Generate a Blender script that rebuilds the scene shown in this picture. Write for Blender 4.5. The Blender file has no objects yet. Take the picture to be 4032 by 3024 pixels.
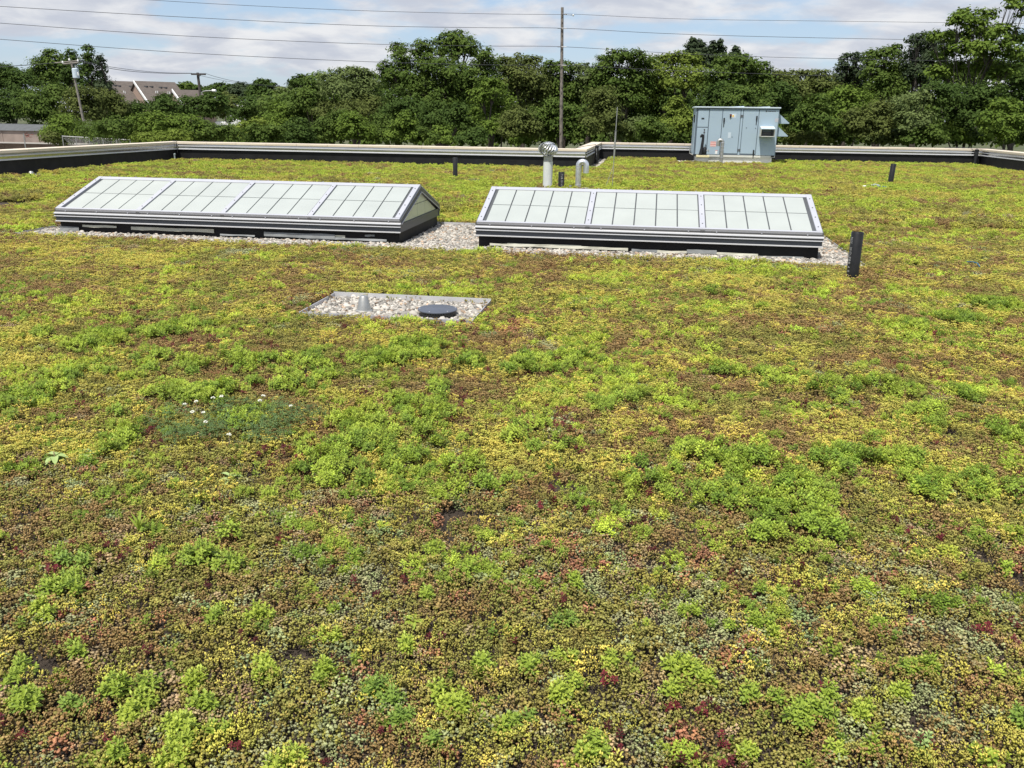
import bpy, bmesh, math, random
import numpy as np
from mathutils import Vector, Matrix, Quaternion

S = bpy.context.scene
COL = S.collection

# ------------------------------------------------------------------ camera
F_PX, YAW, PITCH, ROLL = 3292.3, math.radians(8.988), math.radians(17.755), math.radians(0.733)
EYE = np.array([0.0, 0.0, 1.75])
_f = np.array([-math.sin(YAW)*math.cos(PITCH), math.cos(YAW)*math.cos(PITCH), -math.sin(PITCH)])
_r0 = np.array([math.cos(YAW), math.sin(YAW), 0.0])
_u0 = np.cross(_r0, _f)
_r = _r0*math.cos(ROLL) + _u0*math.sin(ROLL)
_u = -_r0*math.sin(ROLL) + _u0*math.cos(ROLL)
cam_d = bpy.data.cameras.new('camera')
cam = bpy.data.objects.new('camera', cam_d); COL.objects.link(cam)
cam_d.sensor_width = 36.0
cam_d.lens = 36.0*F_PX/4032.0
cam_d.clip_start = 0.05
cam_d.clip_end = 6000
cam.matrix_world = Matrix(((_r[0], _u[0], -_f[0], EYE[0]), (_r[1], _u[1], -_f[1], EYE[1]), (_r[2], _u[2], -_f[2], EYE[2]), (0, 0, 0, 1)))
S.camera = cam
S.render.resolution_x, S.render.resolution_y = 1024, 768

def ray(px, py):
    return _r*(px-2016)/F_PX - _u*(py-1512)/F_PX + _f
def ground(px, py, z=0.0):            # where a reading of the photo meets the roof
    d = ray(px, py); return EYE + d*((z-EYE[2])/d[2])
def at(px, py, Y):                    # where it meets the upright plane at distance Y
    d = ray(px, py); return EYE + d*(Y/d[1])
def mpp(P):                           # metres one photo pixel spans there
    return float(np.dot(np.asarray(P)-EYE, _f))/F_PX

# ------------------------------------------------------------------ sun, sky, exposure
SUN_TO = Vector((-0.17, -0.46, 1.0)).normalized()
SUN_EL = math.asin(SUN_TO.z); SUN_AZ = math.atan2(SUN_TO.x, SUN_TO.y)
sun_d = bpy.data.lights.new('sun', 'SUN'); sun_d.energy = 4.6; sun_d.angle = math.radians(0.6); sun_d.color = (1.0, 0.955, 0.88)
sun = bpy.data.objects.new('sun', sun_d); COL.objects.link(sun)
sun.rotation_euler = SUN_TO.to_track_quat('Z', 'Y').to_euler()
sun.location = (0, 0, 60)

W = bpy.data.worlds.new('World'); S.world = W; W.use_nodes = True
nt = W.node_tree; nt.nodes.clear()
def wn(t, **k):
    n = nt.nodes.new(t)
    for a, b in k.items(): setattr(n, a, b)
    return n
def wl(a, b): nt.links.new(a, b)
def wmath(op, a, b=None, clamp=False):
    n = wn('ShaderNodeMath', operation=op, use_clamp=clamp)
    for i, v in enumerate((a, b)):
        if v is None: continue
        if isinstance(v, (int, float)): n.inputs[i].default_value = v
        else: wl(v, n.inputs[i])
    return n.outputs[0]
out = wn('ShaderNodeOutputWorld'); bg = wn('ShaderNodeBackground'); wl(bg.outputs[0], out.inputs[0])
bg.inputs[1].default_value = 0.1
skyt = wn('ShaderNodeTexSky', sky_type='NISHITA', sun_disc=False, sun_elevation=SUN_EL, sun_rotation=SUN_AZ)
skyt.altitude = 50; skyt.air_density = 1.0; skyt.dust_density = 0.8; skyt.ozone_density = 1.2
tc = wn('ShaderNodeTexCoord'); sp = wn('ShaderNodeSeparateXYZ'); wl(tc.outputs['Generated'], sp.inputs[0])
zc = wmath('ADD', wmath('MAXIMUM', sp.outputs[2], 0.0), 0.22)
cb = wn('ShaderNodeCombineXYZ')
wl(wmath('DIVIDE', sp.outputs[0], zc), cb.inputs[0]); wl(wmath('DIVIDE', sp.outputs[1], zc), cb.inputs[1])
cb.inputs[2].default_value = 0.0
def wnoise(scale, detail, rough, off, dist=0.0):
    m = wn('ShaderNodeMapping'); wl(cb.outputs[0], m.inputs[0]); m.inputs['Location'].default_value = off
    n = wn('ShaderNodeTexNoise'); wl(m.outputs[0], n.inputs['Vector'])
    n.inputs['Scale'].default_value = scale; n.inputs['Detail'].default_value = detail
    n.inputs['Roughness'].default_value = rough; n.inputs['Distortion'].default_value = dist
    return n.outputs['Fac']
def wramp(v, a, b):
    n = wn('ShaderNodeMapRange', interpolation_type='SMOOTHSTEP'); wl(v, n.inputs['Value'])
    n.inputs['From Min'].default_value = a; n.inputs['From Max'].default_value = b
    return n.outputs[0]
cover = wramp(wnoise(1.9, 7, 0.54, (3.1, 7.7, 0.0), 0.2), 0.41, 0.56)
shade = wramp(wnoise(3.0, 8, 0.58, (1.3, 2.2, 0.0), 0.3), 0.36, 0.66)
ccol = wn('ShaderNodeMix', data_type='RGBA'); wl(shade, ccol.inputs[0])
ccol.inputs[6].default_value = (4.9, 5.15, 5.85, 1); ccol.inputs[7].default_value = (7.3, 7.3, 7.4, 1)
blue = wn('ShaderNodeMix', data_type='RGBA', blend_type='MIX'); blue.inputs[0].default_value = 0.42
wl(skyt.outputs[0], blue.inputs[6]); blue.inputs[7].default_value = (4.5, 6.0, 8.6, 1)
skm = wn('ShaderNodeMix', data_type='RGBA'); wl(wmath('MULTIPLY', cover, 0.93), skm.inputs[0])
wl(blue.outputs[2], skm.inputs[6]); wl(ccol.outputs[2], skm.inputs[7])
wl(skm.outputs[2], bg.inputs[0])

S.view_settings.view_transform = 'Standard'; S.view_settings.look = 'None'
S.view_settings.exposure = 0.25; S.view_settings.gamma = 1.0; S.view_settings.use_curve_mapping = False
S.cycles.max_bounces = 5; S.cycles.diffuse_bounces = 3; S.cycles.glossy_bounces = 3
S.cycles.transmission_bounces = 3; S.cycles.transparent_max_bounces = 4
S.cycles.caustics_reflective = False; S.cycles.caustics_refractive = False
S.cycles.use_denoising = True

# ------------------------------------------------------------------ materials
def mat(name, col, rough=0.6, metal=0.0, var=0.12, vscale=6.0, bump=0.0, bscale=40.0, spec=0.4, col2=None, trans=0.0, coat=0.0):
    m = bpy.data.materials.new(name); m.use_nodes = True; t = m.node_tree; p = t.nodes['Principled BSDF']
    p.inputs['Roughness'].default_value = rough; p.inputs['Metallic'].default_value = metal
    p.inputs['Specular IOR Level'].default_value = spec
    if coat: p.inputs['Coat Weight'].default_value = coat; p.inputs['Coat Roughness'].default_value = 0.15
    g = t.nodes.new('ShaderNodeNewGeometry'); n = t.nodes.new('ShaderNodeTexNoise')
    t.links.new(g.outputs['Position'], n.inputs['Vector']); n.inputs['Scale'].default_value = vscale; n.inputs['Detail'].default_value = 6
    mx = t.nodes.new('ShaderNodeMix'); mx.data_type = 'RGBA'
    rp = t.nodes.new('ShaderNodeMapRange'); rp.inputs['From Min'].default_value = 0.3; rp.inputs['From Max'].default_value = 0.7
    t.links.new(n.outputs['Fac'], rp.inputs['Value']); t.links.new(rp.outputs[0], mx.inputs[0])
    c2 = col2 if col2 else tuple(c*(1+var) for c in col); c1 = col if col2 else tuple(c*(1-var) for c in col)
    mx.inputs[6].default_value = (*c1, 1); mx.inputs[7].default_value = (*c2, 1)
    t.links.new(mx.outputs[2], p.inputs['Base Color'])
    if bump:
        b = t.nodes.new('ShaderNodeBump'); n2 = t.nodes.new('ShaderNodeTexNoise'); t.links.new(g.outputs['Position'], n2.inputs['Vector'])
        n2.inputs['Scale'].default_value = bscale; n2.inputs['Detail'].default_value = 5
        b.inputs['Strength'].default_value = bump; b.inputs['Distance'].default_value = 0.02
        t.links.new(n2.outputs['Fac'], b.inputs['Height']); t.links.new(b.outputs[0], p.inputs['Normal'])
    return m

def plant_mat(name, instancer=True, base=(0.08, 0.13, 0.02), light=(0.14, 0.2, 0.03), trans=0.22, rough=0.55, spec=0.3):
    m = bpy.data.materials.new(name); m.use_nodes = True; t = m.node_tree; p = t.nodes['Principled BSDF']
    o = t.nodes['Material Output']
    ti = t.nodes.new('ShaderNodeAttribute'); ti.attribute_name = 'tint'
    if instancer:
        c = t.nodes.new('ShaderNodeAttribute'); c.attribute_type = 'INSTANCER'; c.attribute_name = 'col'
        sc = t.nodes.new('ShaderNodeMapRange'); sc.inputs['To Min'].default_value = 0.5; sc.inputs['To Max'].default_value = 1.5
        t.links.new(ti.outputs['Fac'], sc.inputs['Value'])
        mu = t.nodes.new('ShaderNodeVectorMath'); mu.operation = 'SCALE'
        t.links.new(c.outputs['Color'], mu.inputs[0]); t.links.new(sc.outputs[0], mu.inputs['Scale'])
        colout = mu.outputs[0]
    else:
        mx = t.nodes.new('ShaderNodeMix'); mx.data_type = 'RGBA'
        t.links.new(ti.outputs['Fac'], mx.inputs[0]); mx.inputs[6].default_value = (*base, 1); mx.inputs[7].default_value = (*light, 1)
        colout = mx.outputs[2]
    t.links.new(colout, p.inputs['Base Color'])
    p.inputs['Roughness'].default_value = rough; p.inputs['Specular IOR Level'].default_value = spec
    tr = t.nodes.new('ShaderNodeBsdfTranslucent'); t.links.new(colout, tr.inputs[0])
    ms = t.nodes.new('ShaderNodeMixShader'); ms.inputs[0].default_value = trans
    t.links.new(p.outputs[0], ms.inputs[1]); t.links.new(tr.outputs[0], ms.inputs[2]); t.links.new(ms.outputs[0], o.inputs[0])
    return m

M = dict(
    soil=mat('soil', (0.035, 0.026, 0.020), 0.95, var=0.4, vscale=30, bump=1.0, bscale=160, col2=(0.10, 0.075, 0.055)),
    membrane=mat('black_membrane', (0.012, 0.012, 0.013), 0.62, var=0.35, vscale=3, bump=0.25, bscale=9, spec=0.25),
    coping=mat('beige_coping', (0.68, 0.59, 0.47), 0.6, var=0.06, vscale=1.2),
    flash=mat('mill_metal', (0.62, 0.61, 0.60), 0.16, 1.0, var=0.12, vscale=2.0, bump=0.05, bscale=3.0),
    alu=mat('satin_aluminium', (0.50, 0.505, 0.54), 0.42, 0.25, var=0.05, vscale=2.0),
    aluband=mat('eave_aluminium', (0.105, 0.105, 0.108), 0.42, 0.25, var=0.06, vscale=1.5),  # dark surroundings mirrored in the metal are put into this base colour
    slate=mat('slate_band', (0.088, 0.096, 0.112), 0.45, 0.15, var=0.06, vscale=1.5),  # grey metal band, its dark reflection put into the colour too
    ledge=mat('sunlit_ledge', (0.62, 0.62, 0.63), 0.35, 0.3, var=0.03),  # paler metal: the sun and sky on the ledges put into colour
    pane=mat('fibreglass_panel', (0.405, 0.43, 0.40), 0.35, 0.0, var=0.05, vscale=2.2, coat=0.3),
    gpane=mat('gable_panel', (0.56, 0.60, 0.46), 0.35, 0.0, var=0.03, vscale=2, coat=0.2),
    bar=mat('dark_bar', (0.085, 0.09, 0.095), 0.5, var=0.1),
    galv=mat('galvanised', (0.72, 0.73, 0.74), 0.30, 0.8, var=0.18, vscale=14, bump=0.04, bscale=12),
    seam=mat('panel_seam', (0.10, 0.13, 0.16), 0.6, var=0.05),
    galvdull=mat('dull_galvanised', (0.42, 0.42, 0.40), 0.45, 0.7, var=0.15, vscale=10),
    whitepipe=mat('white_pvc', (0.62, 0.64, 0.62), 0.4, var=0.05, vscale=5),
    blackpipe=mat('black_plastic_pipe', (0.014, 0.014, 0.015), 0.42, var=0.3, vscale=12, bump=0.05),
    greypipe=mat('grey_conduit', (0.30, 0.34, 0.35), 0.5, var=0.1),
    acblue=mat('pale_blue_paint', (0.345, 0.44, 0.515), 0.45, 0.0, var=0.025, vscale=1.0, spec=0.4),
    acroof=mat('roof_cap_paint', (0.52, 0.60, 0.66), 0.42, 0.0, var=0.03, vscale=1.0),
    curbwhite=mat('pale_curb', (0.56, 0.57, 0.53), 0.5, 0.1, var=0.07, vscale=2.5, col2=(0.64, 0.63, 0.56)),
    dark=mat('dark_rubber', (0.015, 0.016, 0.018), 0.5, var=0.2),
    steel=mat('dark_steel', (0.12, 0.12, 0.12), 0.45, 0.6, var=0.15),
    grey=mat('vent_lid_plastic', (0.085, 0.095, 0.12), 0.45, var=0.08, vscale=8),
    white=mat('white_paint', (0.78, 0.78, 0.76), 0.5, var=0.03),
    ink=mat('white_ink', (0.45, 0.45, 0.45), 0.7, var=0.1, vscale=60),
    yellow=mat('yellow_print', (0.80, 0.50, 0.03), 0.5, var=0.04),
    red=mat('red_print', (0.55, 0.04, 0.03), 0.5, var=0.04),
    pinkl=mat('pink_label', (0.72, 0.46, 0.43), 0.5, var=0.08, vscale=30),
    cream=mat('cream_block', (0.70, 0.62, 0.36), 0.7, var=0.08),
    tape=mat('grey_sheet', (0.23, 0.24, 0.24), 0.5, var=0.2, vscale=5, bump=0.2, bscale=14),
    creamsheet=mat('cream_sheet', (0.52, 0.51, 0.42), 0.6, var=0.12, vscale=7, bump=0.2, bscale=14),
    paver=mat('pale_paver', (0.62, 0.60, 0.54), 0.8, var=0.08, vscale=6),
    wood=mat('weathered_wood', (0.20, 0.175, 0.15), 0.9, var=0.3, vscale=5, bump=0.5, bscale=25),
    woodpale=mat('pale_wood', (0.22, 0.20, 0.175), 0.9, var=0.25, vscale=5, bump=0.4, bscale=25),
    wooddark=mat('dark_wood', (0.075, 0.065, 0.06), 0.9, var=0.2, vscale=5),
    wire=mat('wire', (0.06, 0.06, 0.065), 0.6, var=0.05),
    brickwall=mat('buff_brick', (0.36, 0.29, 0.23), 0.85, var=0.12, vscale=8),
    shingle=mat('brown_shingle', (0.112, 0.093, 0.080), 0.9, var=0.14, vscale=1.5),
    siding=mat('tan_siding', (0.33, 0.24, 0.19), 0.85, var=0.06, vscale=1),
    concrete=mat('stained_concrete', (0.27, 0.215, 0.185), 0.9, var=0.2, vscale=0.9),
    slateroof=mat('grey_roofing', (0.10, 0.105, 0.11), 0.85, var=0.15, vscale=2),
    redbrick=mat('red_brick', (0.20, 0.075, 0.055), 0.9, var=0.12, vscale=4),
    bark=mat('bark', (0.075, 0.062, 0.05), 0.95, var=0.3, vscale=3, bump=0.5, bscale=14),
    barkpale=mat('pale_bark', (0.17, 0.155, 0.135), 0.9, var=0.3, vscale=3, bump=0.4, bscale=14),
    land=mat('rough_grass', (0.05, 0.07, 0.025), 0.95, var=0.4, vscale=0.15, col2=(0.10, 0.10, 0.045)),
    lot=mat('pale_paving', (0.30, 0.28, 0.25), 0.9, var=0.15, vscale=0.4),
    blue=mat('blue_plastic', (0.02, 0.12, 0.22), 0.45, var=0.1),
    stem=mat('dry_stem', (0.36, 0.27, 0.19), 0.9, var=0.2, vscale=60),
    clover=mat('clover_white', (0.74, 0.74, 0.64), 0.8, var=0.06, vscale=40),
)
SEDUM = plant_mat('sedum_leaf')
STONE = bpy.data.materials.new('river_stone'); STONE.use_nodes = True
_t = STONE.node_tree; _a = _t.nodes.new('ShaderNodeAttribute'); _a.attribute_type = 'INSTANCER'; _a.attribute_name = 'col'
_t.links.new(_a.outputs['Color'], _t.nodes['Principled BSDF'].inputs['Base Color']); _t.nodes['Principled BSDF'].inputs['Roughness'].default_value = 0.75

# ------------------------------------------------------------------ object helpers
def tag(o, label=None, cat=None, group=None, kind=None):
    if label: o['label'] = label
    if cat: o['category'] = cat
    if group: o['group'] = group
    if kind: o['kind'] = kind
    return o
def thing(name, label, cat, loc=(0, 0, 0), rz=0.0, group=None):
    o = bpy.data.objects.new(name, None); COL.objects.link(o); o.location = loc; o.rotation_euler = (0, 0, rz)
    o.empty_display_size = 0.2
    return tag(o, label, cat, group)
class MB:                              # collects shapes, links them as ONE mesh object
    def __init__(s): s.bm = bmesh.new()
    def box(s, x0, x1, y0, y1, z0, z1, mtx=None):
        v = [s.bm.verts.new(Vector(p) if mtx is None else mtx @ Vector(p)) for p in ((x0,y0,z0),(x1,y0,z0),(x1,y1,z0),(x0,y1,z0),(x0,y0,z1),(x1,y0,z1),(x1,y1,z1),(x0,y1,z1))]
        for f in ((0,3,2,1),(4,5,6,7),(0,1,5,4),(1,2,6,5),(2,3,7,6),(3,0,4,7)): s.bm.faces.new([v[i] for i in f])
        return s
    def prism(s, prof, p0, axis, mtx=None):   # closed profile of 3D points swept along a vector
        n = len(prof); a = [Vector(p)+Vector(p0) for p in prof]; b = [p+Vector(axis) for p in a]
        if mtx is not None: a = [mtx @ p for p in a]; b = [mtx @ p for p in b]
        a = [s.bm.verts.new(p) for p in a]; b = [s.bm.verts.new(p) for p in b]
        for i in range(n): s.bm.faces.new((a[i], a[(i+1) % n], b[(i+1) % n], b[i]))
        s.bm.faces.new(a[::-1]); s.bm.faces.new(b)
        return s
    def tube(s, pts, r, seg=10, caps=True):
        pts = [Vector(p) for p in pts]; n = len(pts); rr = r if hasattr(r, '__len__') else [r]*n
        rings = []; ref = None
        for i, p in enumerate(pts):
            d = (pts[min(i+1, n-1)]-pts[max(i-1, 0)]).normalized()
            if ref is None: ref = Vector((1, 0, 0)) if abs(d.x) < 0.9 else Vector((0, 1, 0))
            a = (ref - d*ref.dot(d)).normalized(); b = d.cross(a); ref = a
            rings.append([s.bm.verts.new(p+(a*math.cos(2*math.pi*k/seg)+b*math.sin(2*math.pi*k/seg))*rr[i]) for k in range(seg)])
        for i in range(n-1):
            for k in range(seg): s.bm.faces.new((rings[i][k], rings[i][(k+1) % seg], rings[i+1][(k+1) % seg], rings[i+1][k]))
        if caps: s.bm.faces.new(rings[0][::-1]); s.bm.faces.new(rings[-1])
        return s
    def lathe(s, prof, c=(0, 0, 0), seg=24, cap0=True, cap1=True):
        c = Vector(c); rings = [[s.bm.verts.new(c+Vector((r*math.cos(2*math.pi*k/seg), r*math.sin(2*math.pi*k/seg), z))) for k in range(seg)] for r, z in prof]
        for i in range(len(prof)-1):
            for k in range(seg): s.bm.faces.new((rings[i][k], rings[i][(k+1) % seg], rings[i+1][(k+1) % seg], rings[i+1][k]))
        if cap0: s.bm.faces.new(rings[0][::-1])
        if cap1: s.bm.faces.new(rings[-1])
        return s
    def poly(s, pts):
        s.bm.faces.new([s.bm.verts.new(Vector(p)) for p in pts]); return s
    def build(s, name, m, parent=None, smooth=False, bevel=0.0):
        bmesh.ops.recalc_face_normals(s.bm, faces=s.bm.faces[:])
        if bevel: bmesh.ops.bevel(s.bm, geom=s.bm.edges[:], offset=bevel, segments=1, affect='EDGES')
        me = bpy.data.meshes.new(name); s.bm.to_mesh(me); s.bm.free()
        if smooth:
            me.polygons.foreach_set('use_smooth', [True]*len(me.polygons))
            me.set_sharp_from_angle(angle=math.radians(38))
        me.materials.append(m)
        o = bpy.data.objects.new(name, me); COL.objects.link(o)
        if parent: o.parent = parent
        return o
def raw(name, verts, faces, m, attrs=None, parent=None, link=True):
    me = bpy.data.meshes.new(name)
    verts = np.asarray(verts, dtype=np.float32); faces = np.asarray(faces, dtype=np.int32)
    k = faces.shape[1]; nf = len(faces)
    me.vertices.add(len(verts)); me.vertices.foreach_set('co', verts.ravel())
    me.loops.add(nf*k); me.loops.foreach_set('vertex_index', faces.ravel())
    me.polygons.add(nf); me.polygons.foreach_set('loop_start', np.arange(0, nf*k, k, dtype=np.int32))
    me.update(calc_edges=True); me.validate()
    for an, arr in (attrs or {}).items():
        at_ = me.attributes.new(an, 'FLOAT', 'POINT'); at_.data.foreach_set('value', np.asarray(arr, dtype=np.float32))
    me.materials.append(m)
    o = bpy.data.objects.new(name, me)
    if link: COL.objects.link(o)
    if parent: o.parent = parent
    return o

# ------------------------------------------------------------------ noise on the roof plan
_rt = np.random.default_rng(11).random((64, 256, 256))
def vn(x, y, k):
    xi = np.floor(x).astype(int); yi = np.floor(y).astype(int); fx = x-xi; fy = y-yi
    fx = fx*fx*(3-2*fx); fy = fy*fy*(3-2*fy); T = _rt[k % 64]
    a = T[xi % 256, yi % 256]; b = T[(xi+1) % 256, yi % 256]; c = T[xi % 256, (yi+1) % 256]; d = T[(xi+1) % 256, (yi+1) % 256]
    return a*(1-fx)*(1-fy)+b*fx*(1-fy)+c*(1-fx)*fy+d*fx*fy
def fbm(x, y, k, oct=4):
    s = 0; a = 0.5; t = 0
    for i in range(oct):
        s = s+a*vn(x*2**i+17.3*i, y*2**i+5.1*i, k+i*3); t += a; a *= 0.55
    return s/t

# ================================================================== SETTING
GZ = -4.0
def sheet(name, x0, x1, y0, y1, z, m, kind='structure', parent=None):
    o = MB().poly(((x0,y0,z),(x1,y0,z),(x1,y1,z),(x0,y1,z))).build(name, m, parent)
    if kind: o['kind'] = kind
    return o
sheet('ground', -2500, 2500, -400, 3500, GZ, M['land'])
sheet('parking_lot', -75, -20, 48, 120, GZ+0.03, M['lot'])
rd = MB().box(-17.9, -2.6, -6, 30.3, -0.35, -0.055).box(-2.6, 13.8, -6, 39.0, -0.35, -0.055).build('roof_deck', M['soil']); rd['kind'] = 'structure'

# ------------------------------------------------------------------ parapet walls
def run_matrix(p, xd, yd):
    return Matrix(((xd[0], yd[0], 0, p[0]), (xd[1], yd[1], 0, p[1]), (0, 0, 1, 0), (0, 0, 0, 1)))
FLASH = [(0.0,0.598),(-0.014,0.598),(-0.016,0.556),(-0.044,0.545),(-0.046,0.530),(-0.018,0.524),(-0.018,0.452),(-0.050,0.438),(-0.052,0.420),(0.0,0.416)]
rng = np.random.default_rng(5)
def parapet(label, p, xd, yd, L, c0, c1, seglen, slab_mesh={}):
    T = thing('parapet_wall', label, 'parapet wall', (p[0], p[1], 0), math.atan2(xd[1], xd[0]), 'parapet walls round the green roof')
    # children live in the wall's own frame: x along, y outward
    MB().box(0.003, L-0.003, 0.022, 0.36, GZ, 0.600).build('wall_body', M['brickwall'], T)
    MB().box(0, L, 0.0, 0.020, -0.12, 0.417).build('membrane', M['membrane'], T)
    MB().prism([(0, y, z) for y, z in FLASH], (0.0, 0, 0), (L, 0, 0)).build('metal_flashing', M['flash'], T)
    MB().prism([(0, y, z) for y, z in ((-0.017,0.562),(-0.050,0.549),(-0.052,0.528),(-0.044,0.528),(-0.044,0.543),(-0.017,0.553))], (0.001, 0, 0), (L-0.002, 0, 0)).prism([(0, y, z) for y, z in ((-0.019,0.458),(-0.056,0.442),(-0.058,0.416),(-0.051,0.416),(-0.051,0.436),(-0.019,0.450))], (0.001, 0, 0), (L-0.002, 0, 0)).build('sunlit_strip', M['ledge'], T)  # overlays on the flashing ledges, sunlight put into their pale colour
    n = max(1, round((c1-c0)/seglen)); w = (c1-c0)/n
    key = round(w, 4)
    for i in range(n):
        if key in slab_mesh:
            o = bpy.data.objects.new('coping_slab', slab_mesh[key]); COL.objects.link(o); o.parent = T
        else:
            o = MB().box(0.003, w-0.003, -0.06, 0.42, 0.608, 0.690).build('coping_slab', M['coping'], T, bevel=0.007)
            slab_mesh[key] = o.data
        o.location = (c0+i*w, rng.uniform(-.002, .002), rng.uniform(-.0015, .0015))
    return T
parapet('long parapet wall running towards the viewer along the left roof edge', (-17.65, 3.0), (0,1), (-1,0), 27.2, 0, 27.62, 1.22)
parapet('back parapet wall behind the skylights and turbine vent, beige coping over black membrane', (-17.65, 30.2), (1,0), (0,1), 15.35, 0.06, 15.41, 1.22)
parapet('short parapet return at the jog, beside the gravel strip', (-2.3, 30.203), (0,1), (-1,0), 8.697, 0.42, 9.117, 1.22)
parapet('back parapet wall set farther back, behind the blue rooftop unit', (-2.3, 38.9), (1,0), (0,1), 15.85, 0.06, 15.79, 1.22)
parapet('right parapet wall turning towards the viewer at the right edge', (13.55, 38.903), (0,-1), (1,0), 26.0, -0.42, 26.0, 1.22)

# ------------------------------------------------------------------ gravel beds with metal edging
BEDS = [(-9.35, 2.78, 11.12, 14.1), (-3.12, -1.49, 7.12, 8.02), (-2.95, -1.45, 20.95, 22.15), (-17.35, -15.95, 20.95, 22.05)]
BLABEL = ['long metal edging framing the gravel bed round both skylights', 'metal edging framing the small gravel bed with the round vent lid',
          'metal edging of the gravel bed under the turbine vent', 'metal edging of the gravel corner bed by the left parapet']
for (x0, x1, y0, y1), lb in zip(BEDS, BLABEL):
    sheet('gravel_base', x0, x1, y0, y1, -0.050, M['paver'])
    T = thing('metal_edging', lb, 'edging', ((x0+x1)/2, (y0+y1)/2, 0), 0, 'metal edgings round the gravel beds')
    w, d = (x1-x0)/2, (y1-y0)/2
    top = 0.012 if w < 1 else 0.002
    MB().box(-w, w, -d, -d+0.008, -0.052, top).build('edge_strip', M['alu'], T)
    MB().box(-w, w, d-0.008, d, -0.052, top+0.012).build('edge_strip', M['ledge'], T)  # far strip paler: light on its inner face put into the colour
    MB().box(-w, -w+0.008, -d+0.008, d-0.008, -0.052, top).build('edge_strip', M['alu'], T)
    MB().box(w-0.008, w, -d+0.008, d-0.008, -0.052, top).build('edge_strip', M['alu'], T)
STRIPS = [(-17.63, -17.3, 4, 30.1), (-17.3, -2.32, 29.98, 30.19), (-2.28, -1.82, 30.3, 38.88), (-1.82, 13.5, 38.62, 38.88), (13.1, 13.53, 22, 38.88)]
for x0, x1, y0, y1 in STRIPS: sheet('gravel_base', x0, x1, y0, y1, -0.049, M['paver'])

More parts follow.
